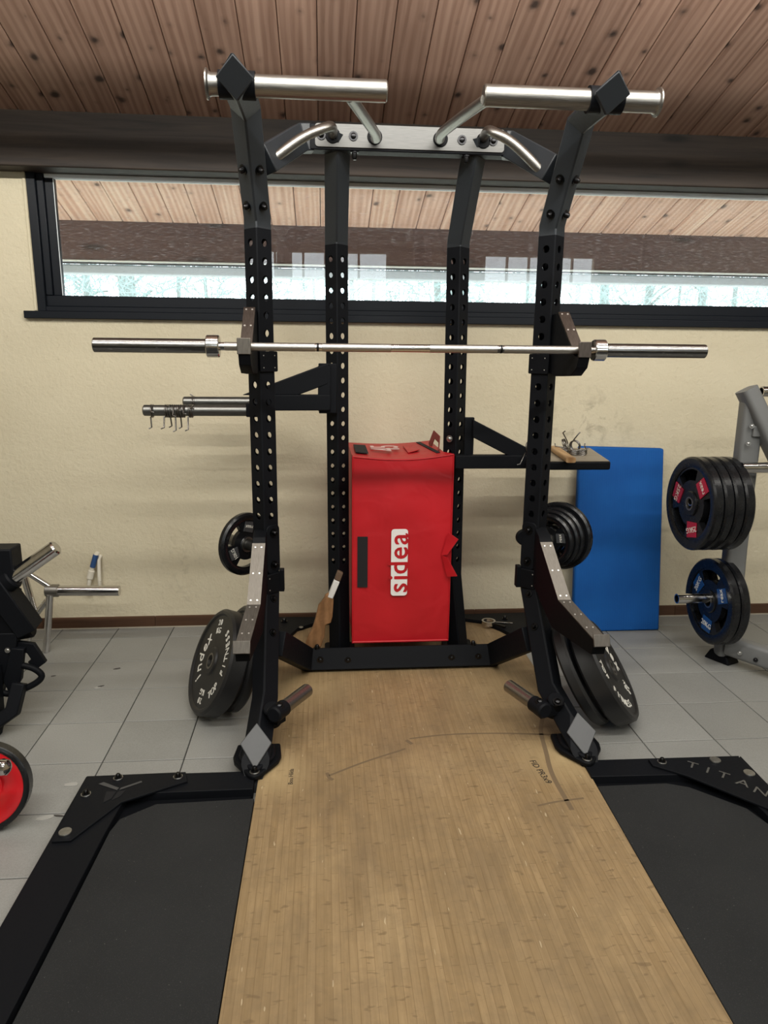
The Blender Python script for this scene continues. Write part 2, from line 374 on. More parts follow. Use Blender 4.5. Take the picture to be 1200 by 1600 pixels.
def m_blue():
    m = base('blue_ribbed_foam', (0.0, 0.06, 0.26), 0.7, spec=0.3); t = NT(m)
    wv = t.n('ShaderNodeTexWave'); wv.bands_direction = 'X'; wv.inputs['Scale'].default_value = 55; t.l(t.coord(), wv.inputs['Vector'])
    n = t.noise(t.coord(), 4, 3)
    t.color(t.mix(0.35, t.ramp(n, [(0.3, (0.0, 0.065, 0.28)), (0.7, (0.002, 0.095, 0.36))]), t.ramp(wv.outputs['Fac'], [(0.2, (0.0, 0.06, 0.26)), (0.8, (0.004, 0.11, 0.40))]))); t.bump(wv.outputs['Fac'], 0.25, 0.004); return m
BLUE = m_blue()
def m_shelf():
    m = base('worn_laminate', (0.3, 0.26, 0.2), 0.5); t = NT(m); n = t.noise(t.coord((3, 20, 3)), 2, 4)
    t.color(t.ramp(n, [(0.3, (0.20, 0.165, 0.12)), (0.7, (0.34, 0.295, 0.23))])); return m
SHELFTOP = m_shelf()
STICK = m_pine('raw_wood', (0.30, 0.17, 0.075), (0.42, 0.26, 0.12), (0.5, 0.33, 0.17), (0.25, 0.13, 0.05))
PADDLE = m_pine('brown_wood', (0.14, 0.068, 0.026), (0.20, 0.10, 0.042), (0.27, 0.14, 0.062), (0.08, 0.04, 0.02))
TAPE = base('white_tape', (0.62, 0.61, 0.58), 0.6)
HANDLEWRAP = base('brown_grip', (0.10, 0.06, 0.035), 0.7)
MARKER = base('dark_marker', (0.15, 0.103, 0.056), 0.8)
INK = base('ink', (0.02, 0.015, 0.012), 0.8)
WHITEPVC = base('ivory_pvc', (0.66, 0.62, 0.52), 0.4)
BLUETAPE = base('blue_tape', (0.02, 0.07, 0.20), 0.5)
WHITESTRIP = base('pale_sealant', (0.82, 0.87, 0.90), 0.6)
GUTTER = base('grey_gutter', (0.42, 0.47, 0.55), 0.5)
GUTTERLINE = base('black_gasket', (0.02, 0.02, 0.025), 0.6)
CHIP = base('pale_chip', (0.33, 0.325, 0.30), 0.8)
CHIPDARK = base('dark_chip', (0.05, 0.045, 0.04), 0.8)
GROUND = base('pale_ground', (0.42, 0.40, 0.33), 0.95)
def m_bark():
    m = base('tree_bark', (0.25, 0.24, 0.2), 0.9); t = NT(m); n = t.noise(t.coord((6, 6, 1)), 3, 4)
    t.color(t.ramp(n, [(0.3, (0.14, 0.16, 0.15)), (0.7, (0.22, 0.25, 0.24))])); return m
BARK = m_bark()
TWIG = base('twig_green', (0.26, 0.33, 0.32), 0.9)
def m_glass():
    m = bpy.data.materials.new('window_glass'); m.use_nodes = True; t = m.node_tree; t.nodes.clear()
    o = t.nodes.new('ShaderNodeOutputMaterial'); mx = t.nodes.new('ShaderNodeMixShader'); tr = t.nodes.new('ShaderNodeBsdfTransparent'); gl = t.nodes.new('ShaderNodeBsdfGlossy')
    fr = t.nodes.new('ShaderNodeFresnel'); fr.inputs['IOR'].default_value = 1.5; gl.inputs['Roughness'].default_value = 0.0
    tr.inputs['Color'].default_value = (0.93, 0.95, 0.95, 1)
    df = t.nodes.new('ShaderNodeBsdfDiffuse'); df.inputs['Color'].default_value = (0.7, 0.72, 0.75, 1)
    mx2 = t.nodes.new('ShaderNodeMixShader'); nz = t.nodes.new('ShaderNodeTexNoise'); nz.inputs['Scale'].default_value = 160; nz.inputs['Detail'].default_value = 2
    rp = t.nodes.new('ShaderNodeMapRange'); rp.inputs[1].default_value = 0.55; rp.inputs[2].default_value = 0.8; rp.inputs[3].default_value = 0.015; rp.inputs[4].default_value = 0.25
    t.links.new(nz.outputs['Fac'], rp.inputs[0]); t.links.new(rp.outputs[0], mx2.inputs[0])
    t.links.new(fr.outputs[0], mx.inputs[0]); t.links.new(tr.outputs[0], mx.inputs[1]); t.links.new(gl.outputs[0], mx.inputs[2])
    t.links.new(mx.outputs[0], mx2.inputs[1]); t.links.new(df.outputs[0], mx2.inputs[2]); t.links.new(mx2.outputs[0], o.inputs[0]); return m
GLASS = m_glass()

# ================================================================== THE ROOM
X0, X1, YB = -4.6, 5.2, -8.0
SL = 0.3059; CZ = 2.534                       # ceiling underside: z = CZ - SL*y
def cz(y): return CZ - SL * y
# floor slab with tiles
fl = struct(MB().box(((X0 + X1) / 2, YB / 2 + 0.05, -0.06), (X1 - X0, -YB + 0.3, 0.1)).build('floor', GROUT))
def tile_mesh(wx, wy):
    b = MB(); e = 0.002; hx, hy = wx / 2, wy / 2
    b.raw([(-hx, -hy, -0.012), (hx, -hy, -0.012), (hx, hy, -0.012), (-hx, hy, -0.012),
           (-hx, -hy, -0.0015), (hx, -hy, -0.0015), (hx, hy, -0.0015), (-hx, hy, -0.0015),
           (-hx + e, -hy + e, 0), (hx - e, -hy + e, 0), (hx - e, hy - e, 0), (-hx + e, hy - e, 0)],
          [(0, 1, 5, 4), (1, 2, 6, 5), (2, 3, 7, 6), (3, 0, 4, 7), (4, 5, 9, 8), (5, 6, 10, 9), (6, 7, 11, 10), (7, 4, 8, 11), (8, 9, 10, 11)])
    return b.mesh('tile', None, False)[0]
T = 0.3; tm = tile_mesh(T - 0.0042, T - 0.0042); tm1 = tile_mesh(T - 0.0042, 0.153 - 0.0042)
OX, OY = -1.169, -0.1531
for r_ in range(-1, 9):
    for c_ in range(-5, 16):
        xc = OX + T * (c_ + 0.5); yc = OY - T * (r_ + 0.5) if r_ >= 0 else -0.0765
        if -0.72 < xc < 1.36 and yc < -1.8: continue
        if -0.1 < xc < 0.75 and yc < -0.3: continue
        add('tile', tm if r_ >= 0 else tm1, TILE, fl, Matrix.Translation((xc, yc, 0)))

# wall with window opening (x > -1.45, z 1.65 .. 2.36)
WX, WZ0, WZ1 = -1.447, 1.655, 2.42
wb = MB()
wb.box(((X0 + X1) / 2, 0.14, WZ0 / 2), (X1 - X0, 0.28, WZ0))
wb.box(((X0 + WX) / 2, 0.14, (WZ0 + WZ1) / 2), (WX - X0, 0.28, WZ1 - WZ0))
wb.box(((X0 + X1) / 2, 0.06, (WZ1 + 2.70) / 2), (X1 - X0, 0.12, 2.70 - WZ1))
wall = struct(wb.build('wall_back', PLASTER, M=Matrix()))
struct(MB().box((X0 - 0.05, YB / 2, 2.5), (0.1, -YB + 0.4, 5.2)).build('wall_left', PLASTER))
struct(MB().box((X1 + 0.05, YB / 2, 2.5), (0.1, -YB + 0.4, 5.2)).build('wall_right', PLASTER))
# opposite wall with two daylight windows (seen only mirrored in the panes)
ob = MB(); wins = [(-1.2, 1.0), (2.6, 4.4)]; zb0, zb1 = 2.2, 3.0
xs = [X0] + [q for p_ in wins for q in p_] + [X1]
ob.box(((X0 + X1) / 2, YB - 0.05, zb0 / 2), (X1 - X0, 0.1, zb0)); ob.box(((X0 + X1) / 2, YB - 0.05, (zb1 + 5.2) / 2), (X1 - X0, 0.1, 5.2 - zb1))
for i in range(0, len(xs), 2): ob.box(((xs[i] + xs[i + 1]) / 2, YB - 0.05, (zb0 + zb1) / 2), (xs[i + 1] - xs[i], 0.1, zb1 - zb0))
for a, b in wins:
    n = 5
    for k in range(1, n): ob.box((a + (b - a) * k / n, YB - 0.03, (zb0 + zb1) / 2), (0.035, 0.05, zb1 - zb0))
    ob.box(((a + b) / 2, YB - 0.03, (zb0 + zb1) / 2), (b - a, 0.05, 0.035))
struct(ob.build('wall_front', PLASTER))

# baseboard in lengths
bbp = struct(MB().box((-2.0, -0.004, 0.006), (0.02, 0.008, 0.012)).build('baseboard_back', BASEB))
bl = MB().raw([(-0.3, 0, 0), (0.298, 0, 0), (0.298, 0, 0.064), (-0.3, 0, 0.064), (-0.3, -0.012, 0), (0.298, -0.012, 0), (0.298, -0.010, 0.060), (-0.3, -0.010, 0.060)],
              [(4, 5, 6, 7), (7, 6, 2, 3), (0, 4, 7, 3), (1, 2, 6, 5), (0, 1, 5, 4)]).mesh('baseboard_strip', None, False)[0]
for k in range(11): add('baseboard_strip', bl, BASEB, bbp, Matrix.Translation((-2.6 + 0.6 * k + 0.13, 0, 0)))
# pale sealant line at the floor
struct(MB().box((0.6, -0.0135, 0.003), (7.0, 0.003, 0.006)).build('trim_1', base('pale_grout_line', (0.40, 0.36, 0.29), 0.8)))

# ceiling: backing + boards
cl = MB(); y0, y1 = 0.10, YB - 0.1
cl.hexa([(X0, y0, cz(y0) + 0.025), (X1, y0, cz(y0) + 0.025), (X1, y1, cz(y1) + 0.025), (X0, y1, cz(y1) + 0.025)],
        [(X0, y0, cz(y0) + 0.08), (X1, y0, cz(y0) + 0.08), (X1, y1, cz(y1) + 0.08), (X0, y1, cz(y1) + 0.08)])
ceil = struct(cl.build('ceiling', m_pine('pine_backing', (0.09, 0.045, 0.028), (0.12, 0.06, 0.04), (0.15, 0.08, 0.05), (0.03, 0.015, 0.01))))
def board_mesh(wd, ln, name):
    h = wd / 2; e = 0.004; L = ln / 2; t = 0.018
    sec = [(-h, t), (-h, e), (-h + e, 0), (h - e, 0), (h, e), (h, t)]
    vs = [(x, y, z) for y in (-L, L) for x, z in sec]; n = len(sec)
    return MB().raw(vs, [(i, i + 1, n + i + 1, n + i) for i in range(n - 1)] + [tuple(range(n)), tuple(range(n, 2 * n))]).mesh(name, None, False)[0]
def slope_M(x, y, z): return Matrix.Translation((x, y, z)) @ Matrix.Rotation(math.atan(-SL), 4, 'X') @ Matrix.Rotation(0.0, 4, 'Z')
BP = 0.1517; bm_ = board_mesh(BP - 0.0025, 2.6 / math.cos(math.atan(SL)), 'ceiling_board')
for k in range(-7, 28):
    x = -1.105 + BP * k + BP / 2; y = -1.25
    add('ceiling_board', bm_, PINE, ceil, slope_M(x, y, cz(y)))

# beam under the ceiling along the wall
bz0, bz1 = 2.333, 2.585
bmM = MB().box((0.3, -0.035, (bz0 + bz1) / 2), (9.6, 0.17, bz1 - bz0)).build('trim_2', BEAM, bevel=0.006); struct(bmM)
# unseen bar added to throw the ceiling shadow, between the lamps and the wall
struct(MB().box((0.3, -1.35, 2.706), (9.4, 0.03, 0.050)).build('shadow_bar', BEAM))

# ------------------------------------------------------------------ window
win = struct(empty('window_1', (0.6, 0, WZ0)))
WR = 5.1
def wbox(name, x0, x1, y0, y1, z0, z1, mat, bev=0.003): return MB().box(((x0 + x1) / 2, (y0 + y1) / 2, (z0 + z1) / 2), (x1 - x0, y1 - y0, z1 - z0)).build(name, mat, win, bevel=bev)
wbox('window_sill', -1.507, WR, -0.03, 0.06, 1.654, 1.690, BLACKFRAME)
wbox('bottom_rail', -1.447, WR, 0.0, 0.09, 1.690, 1.715, BLACKFRAME)
wbox('bottom_sash', -1.44, WR, 0.018, 0.08, 1.715, 1.768, BLACKFRAME)
wbox('jamb', -1.447, -1.405, -0.004, 0.09, 1.690, 2.345, BLACKFRAME)
wbox('sash_stile', -1.405, -1.372, 0.012, 0.08, 1.768, 2.345, BLACKFRAME)
wbox('glazing_bead', -1.372, -1.330, 0.026, 0.07, 1.768, 2.345, BLACKFRAME)
wbox('bead_edge', -1.3298, -1.3275, 0.024, 0.028, 1.768, 2.345, WHITESTRIP, 0.0)
wbox('head_strip', -1.37, WR, 0.02, 0.07, 2.315, 2.336, WHITESTRIP, 0.004)
wbox('plaster_reveal', -1.462, -1.449, -0.006, 0.02, 1.692, 2.345, PLASTER, 0.002)
wbox('pane', -1.33, WR, 0.048, 0.052, 1.768, 2.333, GLASS, 0.0)

# ================================================================== OUTSIDE
sof = struct(MB().hexa([(-3, 0.1, cz(0.1) + 0.07), (6.5, 0.1, cz(0.1) + 0.07), (6.5, 1.0, cz(1.0) + 0.07), (-3, 1.0, cz(1.0) + 0.07)],
                       [(-3, 0.1, cz(0.1) + 0.12), (6.5, 0.1, cz(0.1) + 0.12), (6.5, 1.0, cz(1.0) + 0.12), (-3, 1.0, cz(1.0) + 0.12)]).build('eaves_soffit', BEAM))
sm_ = board_mesh(BP - 0.003, 0.86 / math.cos(math.atan(SL)), 'soffit_board')
for k in range(-10, 38):
    x = -1.105 + 0.1525 * k + 0.076; y = 0.57
    add('soffit_board', sm_, SOFFIT, sof, slope_M(x, y, cz(y) + 0.047))
fz1 = 2.30; fz0 = 2.045
fas = struct(MB().box((1.7, 1.04, (fz0 + fz1) / 2), (9.4, 0.09, fz1 - fz0)).build('eaves_fascia', FASCIA, bevel=0.005))
gut = struct(MB().box((1.7, 1.09, 1.995), (9.4, 0.14, 0.055)).build('eaves_gutter', GUTTER, bevel=0.008))
MB().box((1.7, 1.015, 2.029), (9.4, 0.02, 0.010)).build('gasket', GUTTERLINE, gut)
MB().box((1.7, 1.005, 2.040), (9.4, 0.03, 0.010)).build('drip_edge', WHITESTRIP, gut)
struct(MB().box((1, 41, -0.55), (160, 81, 0.1)).build('ground', GROUND))
for k in range(34):
    x = -13 + 30 * (k + random.uniform(0.1, 0.9)) / 34; y = 10.5 + 12 * ((k * 7) % 17) / 17 + random.uniform(0, 0.5); h = random.uniform(6, 9); r_ = random.uniform(0.045, 0.13)
    tr = thing('bare_tree', (x, y, -0.5), 'bare leafless tree trunk in the bright strip behind the window', 'tree', 'bare trees outside the window')
    lean = random.uniform(-0.08, 0.08)
    MB().tube([(x, y, -0.5), (x + lean * 2, y, 1.6), (x + lean * 4, y, 4), (x + lean * 5, y, h)], r_, 7).build('trunk', BARK, tr, 60)
    for j in range(7):
        z = random.uniform(1.4, 4.2); a = random.uniform(0, 6.28); ln = random.uniform(0.4, 0.85)
        q = Vector((x + lean * (z + 0.5), y, z)); e = q + Vector((math.cos(a) * ln, math.sin(a) * 0.5 * ln, ln * random.uniform(0.3, 1.0)))
        MB().tube([q, (q + e) / 2 + Vector((0, 0, 0.06)), e], r_ * 0.28, 4).build('branch', BARK, tr)
tw = MB()
for k in range(3800):
    x = random.uniform(-8.5, 11); y = random.uniform(7.6, 9.2); z = random.uniform(1.95, 3.0); a = random.uniform(0, 3.14); ln = random.uniform(0.15, 0.5)
    d = Vector((math.cos(a) * ln, 0.05, math.sin(a) * ln)); s_ = Vector((-d.z, 0, d.x)).normalized() * 0.010
    q = Vector((x, y, z)); tw.raw([q - s_, q + s_, q + d + s_ * 0.4, q + d - s_ * 0.4], [(0, 1, 2, 3)])
o = tw.build('twig_thicket', TWIG); o['kind'] = 'stuff'; tag(o, 'tangle of pale green twigs beyond the window', 'twigs')

# ================================================================== LIFTING PLATFORM
PZ = 0.032
plat = thing('lifting_platform', (0.31, -2.4, 0), 'low lifting platform with wooden centre, black rubber sides and steel frame', 'platform')
YE = -3.75
def lin(a, b, y): return a[0] + (b[0] - a[0]) * (y - a[1]) / (b[1] - a[1])
WLa, WLb = (-0.273, -1.559), (-0.281, -2.495); WRa, WRb = (0.917, -1.621), (0.886, -2.582)
xl = lambda y: lin(WLa, WLb, y); xr = lambda y: lin(WRa, WRb, y)
wd = MB().hexa([(xl(YE), YE, 0.001), (xr(YE), YE, 0.001), (xr(-1.5), -1.5, 0.001), (0.97, -1.3, 0.001), (0.98, -0.10, 0.001), (-0.26, -0.10, 0.001), (xl(-1.5), -1.5, 0.001)],
               [(xl(YE), YE, PZ), (xr(YE), YE, PZ), (xr(-1.5), -1.5, PZ), (0.97, -1.3, PZ), (0.98, -0.10, PZ), (-0.26, -0.10, PZ), (xl(-1.5), -1.5, PZ)]).build('wood_deck', PLATWOOD, plat, M=Matrix(), bevel=0.0015)
wd['label'] = 'worn light brown wooden deck with marker lines'
def deck(name, poly, mat, z0, z1, par=plat, bev=0.002):
    o = MB().hexa([(x, y, z0) for x, y in poly], [(x, y, z1) for x, y in poly]).build(name, mat, par, bevel=bev); return o
ml = deck('rubber_mat', [(-0.80, YE), (xl(YE) - 0.003, YE), (xl(-1.66) - 0.003, -1.66), (-0.60, -1.668), (-0.70, -1.74), (-0.715, -1.80)], MAT, 0.001, PZ - 0.002)
mr = deck('rubber_mat', [(xr(YE) + 0.003, YE), (1.36, YE), (1.40, -1.92), (1.375, -1.83), (1.24, -1.70), (1.17, -1.672), (xr(-1.672) + 0.003, -1.672)], MAT, 0.001, PZ - 0.002)
for m_ in (ml, mr): m_['label'] = 'black speckled rubber mat'
RZ = 0.042
deck('under_tray', [(-0.89, YE + 0.01), (xl(YE) - 0.01, YE + 0.01), (-0.29, -1.56), (-0.86, -1.53)], BLACKDEEP, 0.0005, 0.012)
deck('under_tray', [(xr(YE) + 0.01, YE + 0.01), (1.44, YE + 0.01), (1.50, -1.56), (0.93, -1.56)], BLACKDEEP, 0.0005, 0.012)
deck('side_rail', [(-0.905, YE), (-0.815, YE), (-0.722, -1.83), (-0.706, -1.64), (-0.876, -1.508)], BLACK, 0.001, RZ)
deck('back_rail', [(-0.700, -1.622), (-0.285, -1.622), (-0.285, -1.515), (-0.876, -1.506)], BLACK, 0.0012, RZ - 0.0005)
deck('side_rail', [(1.37, YE), (1.455, YE), (1.523, -1.540), (1.39, -1.66), (1.41, -1.86)], BLACK, 0.001, RZ)
deck('back_rail', [(0.912, -1.632), (1.37, -1.645), (1.52, -1.538), (0.915, -1.528)], BLACK, 0.0012, RZ - 0.0005)
cpl = deck('corner_plate', [(-0.868, -1.863), (-0.812, -1.861), (-0.709, -1.678), (-0.514, -1.573), (-0.530, -1.517), (-0.868, -1.520)], BLACK, RZ, RZ + 0.008, bev=0.0015)
cpr = deck('corner_plate', [(1.158, -1.550), (1.156, -1.590), (1.252, -1.663), (1.425, -1.86), (1.44, -2.02), (1.497, -2.02), (1.505, -1.552)], BLACK, RZ, RZ + 0.008, bev=0.0015)
CP = RZ + 0.0085
bolt_m = None
def bolt(loc, d, parent, r=0.011, h=0.016, washer=False, mat=None, name='bolt'):
    d = Vector(d).normalized(); p = Vector(loc); b = MB()
    b.lathe([(0, h), (r * 0.55, h), (r * 0.8, h * 0.8), (r * 0.85, 0.004), (r * 1.35, 0.004), (r * 1.35, -0.001), (0, -0.001)], zto(d, p), 12)
    o = b.build(name, mat or BOLT, parent, 40)
    return o
def washer(loc, parent, r=0.017, z=0.003):
    p = Vector(loc); return MB().lathe([(0, z), (r * 0.95, z), (r, z * 0.6), (r, 0), (0, 0)], Matrix.Translation(p), 16).build('washer', ZINC, parent, 40)
for x, y in ((-0.757, -1.540), (-0.551, -1.547), (-0.839, -1.628)):
    washer((x, y, CP), cpl); bolt((x, y, CP + 0.003), (0, 0, 1), cpl, 0.010, 0.014)
washer((-0.840, -1.824, CP), cpl, 0.02, 0.005)
washer((1.2, -1.572, CP), cpr); bolt((1.2, -1.572, CP + 0.003), (0, 0, 1), cpr, 0.010, 0.014)
washer((1.402, -1.577, CP), cpr, 0.02, 0.005); washer((1.48, -1.665, CP), cpr, 0.02, 0.005)
# cut-out emblem and name on the corner plates
CUT = base('cut_through', (0.002, 0.002, 0.003), 0.9)
CUTEDGE = base('cut_edge', (0.05, 0.05, 0.05), 0.6)
for poly, mt in (([(-0.815, -1.572), (-0.800, -1.562), (-0.738, -1.600), (-0.742, -1.612)], CUTEDGE), ([(-0.734, -1.612), (-0.732, -1.600), (-0.672, -1.563), (-0.668, -1.572)], CUTEDGE),
             ([(-0.775, -1.618), (-0.742, -1.620), (-0.748, -1.660), (-0.768, -1.680)], CUT), ([(-0.736, -1.620), (-0.712, -1.616), (-0.722, -1.650), (-0.744, -1.668)], CUT)):
    MB().prism(poly, 0.0008, Matrix.Translation((0, 0, CP))).build('emblem_cut', mt, cpl)
CUTL = m_steel('cut_lettering', (0.30, 0.30, 0.29), 0.5); tp = [(1.300, -1.603), (1.340, -1.638), (1.380, -1.672), (1.422, -1.722), (1.456, -1.775)]
for i, ch in enumerate('TITAN'):
    x, y = tp[i]; ang = (-36, -38, -40, -44, -46)[i]
    text_mb(ch, 0.058, Matrix.Translation((x, y, CP + 0.0008)) @ Matrix.Rotation(R(ang), 4, 'Z'), 0.0005, sx=1.15).build('letter', CUTL, cpr)
# marker strokes on the deck
def ribbon(pts, wdt, mat, parent, name='marker_line', z=PZ + 0.0006):
    P = smooth_path([(x, y, z) for x, y in pts], 6); L = []; Q = []
    for i, q in enumerate(P):
        d = (P[min(i + 1, len(P) - 1)] - P[max(i - 1, 0)]).normalized(); n = Vector((-d.y, d.x, 0)) * wdt / 2; L.append(q + n); Q.append(q - n)
    n = len(P); return MB().raw(L + Q, [(i, i + 1, n + i + 1, n + i) for i in range(n - 1)]).build(name, mat, parent)
ribbon([(0.872, -1.182), (0.828, -1.30), (0.803, -1.446), (0.780, -1.60), (0.782, -1.80)], 0.017, MARKER, wd)
ribbon([(0.295, -1.320), (0.45, -1.300), (0.65, -1.303), (0.87, -1.328)], 0.009, MARKER, wd)
ribbon([(0.674, -1.770), (0.75, -1.752), (0.844, -1.740)], 0.008, MARKER, wd)
ribbon([(-0.022, -1.548), (0.11, -1.470), (0.27, -1.392)], 0.009, MARKER, wd)
ribbon([(-0.03, -1.53), (-0.022, -1.56), (-0.008, -1.575)], 0.012, MARKER, wd)
ribbon([(0.28, -1.33), (0.30, -1.36)], 0.015, MARKER, wd)
tb = text_mb('FID PR3x9', 0.034, Matrix.Translation((0.742, -1.575, PZ + 0.0008)) @ Matrix.Rotation(R(-82), 4, 'Z'), 0.0002)
tb.build('handwriting', INK, wd)
tb = text_mb('Bou Hilda', 0.024, Matrix.Translation((-0.157, -1.545, PZ + 0.0008)) @ Matrix.Rotation(R(90), 4, 'Z'), 0.0002)
tb.build('handwriting', INK, wd)
# rear base plates near the wall
deck('base_plate', [(-0.30, -0.025), (0.06, -0.045), (0.06, -0.10), (-0.08, -0.12), (-0.18, -0.20), (-0.225, -0.32), (-0.30, -0.34)], BLACK, PZ, PZ + 0.02)
deck('base_plate', [(0.56, -0.045), (1.24, -0.035), (1.20, -0.34), (0.96, -0.36), (0.92, -0.27), (0.84, -0.15), (0.74, -0.105), (0.56, -0.10)], BLACK, PZ, PZ + 0.02)
bolt((-0.255, -0.10, PZ + 0.02), (0, 0, 1), plat, 0.014, 0.02); bolt((0.975, -0.13, PZ + 0.02), (0, 0, 1), plat, 0.012, 0.018); bolt((1.10, -0.25, PZ + 0.02), (0, 0, 1), plat, 0.012, 0.016)
washer((-0.16, -0.19, PZ + 0.02), plat, 0.012); washer((1.10, -0.25, PZ + 0.0195), plat, 0.024)

# ================================================================== POWER RACK
rack = thing('power_rack', (0.3, -0.95, 0.0), 'tall black steel power rack with perforated diamond-set uprights', 'power rack')
A = 0.0755; HD = 0.0515
def dsec(h=0.0525, c=0.004):
    return [(h - c, -c), (h - c, c), (c, h - c), (-c, h - c), (-h + c, c), (-h + c, -c), (-c, -h + c), (c, -h + c)]
def perforated(name, x, y, z0, z1, holes, par, x1=None):
    """square tube stood on its corner (45 degrees) with a row of holes on each of its four faces"""
    x1 = x if x1 is None else x1
    b = MB(); w_ = A / 2 - 0.004; p = 0.0658; hr = 0.0143; ca = math.degrees(math.atan2(p / 2, w_))
    ang = []
    for q in (0, ca / 2, ca, (ca + 90) / 2): ang.append(q)
    full = ang + [180 - v for v in (90, *ang[:0:-1])] + [180 + v for v in ang] + [360 - v for v in (90, *ang[:0:-1])]
    full = sorted(set(round(v, 4) for v in full)); zc = Vector((0, 0, 1))
    hs = sorted(z for z in holes if z - p / 2 >= z0 and z + p / 2 <= z1)
    for k in range(4):
        a = R(45 + 90 * k); nrm = Vector((math.cos(a), math.sin(a), 0)); tg = Vector((-math.sin(a), math.cos(a), 0)); o_ = nrm * (A / 2)
        def P(u, z, dep=0.0):
            f = (z - z0) / (z1 - z0); return Vector((x + (x1 - x) * f, y, z)) + o_ + tg * u - nrm * dep
        for z in hs:
            vs = []; n = len(full)
            for v in full:
                cx, sx = math.cos(R(v)), math.sin(R(v)); s = min(w_ / abs(cx) if abs(cx) > 1e-6 else 9, (p / 2) / abs(sx) if abs(sx) > 1e-6 else 9)
                vs.append(P(cx * s, z + sx * s))
            for v in full: vs.append(P(math.cos(R(v)) * hr, z + math.sin(R(v)) * hr))
            for v in full: vs.append(P(math.cos(R(v)) * hr, z + math.sin(R(v)) * hr, 0.005))
            b.raw(vs, [(i, (i + 1) % n, n + (i + 1) % n, n + i) for i in range(n)] + [(n + i, n + (i + 1) % n, 2 * n + (i + 1) % n, 2 * n + i) for i in range(n)])
        cuts = [z0] + [q for z in hs for q in (z - p / 2, z + p / 2)] + [z1]
        for i in range(0, len(cuts), 2):
            if cuts[i + 1] - cuts[i] > 0.002: b.raw([P(-w_, cuts[i]), P(w_, cuts[i]), P(w_, cuts[i + 1]), P(-w_, cuts[i + 1])], [(0, 1, 2, 3)])
        a2 = R(45 + 90 * (k + 1)); n2 = Vector((math.cos(a2), math.sin(a2), 0)); t2 = Vector((-math.sin(a2), math.cos(a2), 0))
        def Q(z):
            f = (z - z0) / (z1 - z0); return Vector((x + (x1 - x) * f, y, z)) + n2 * (A / 2) - t2 * w_
        b.raw([P(w_, z0), Q(z0), Q(z1), P(w_, z1)], [(0, 1, 2, 3)])
    me = bpy.data.meshes.new(name); me.from_pydata([v for v in b.v], [], b.f)
    return add(name, me, BLACK, par)
HF = [1.906 - 0.0658 * k for k in range(22)]
FY = -0.9485; RY = -0.5035
LX, RX = -0.272, 0.861; RLX, RRX = 0.037, 0.588
SIDES = {'L': dict(x=LX, k2=-0.268, ft=-0.285, tip=-0.284, s=-1), 'R': dict(x=RX, k2=0.872, ft=0.926, tip=0.868, s=1)}
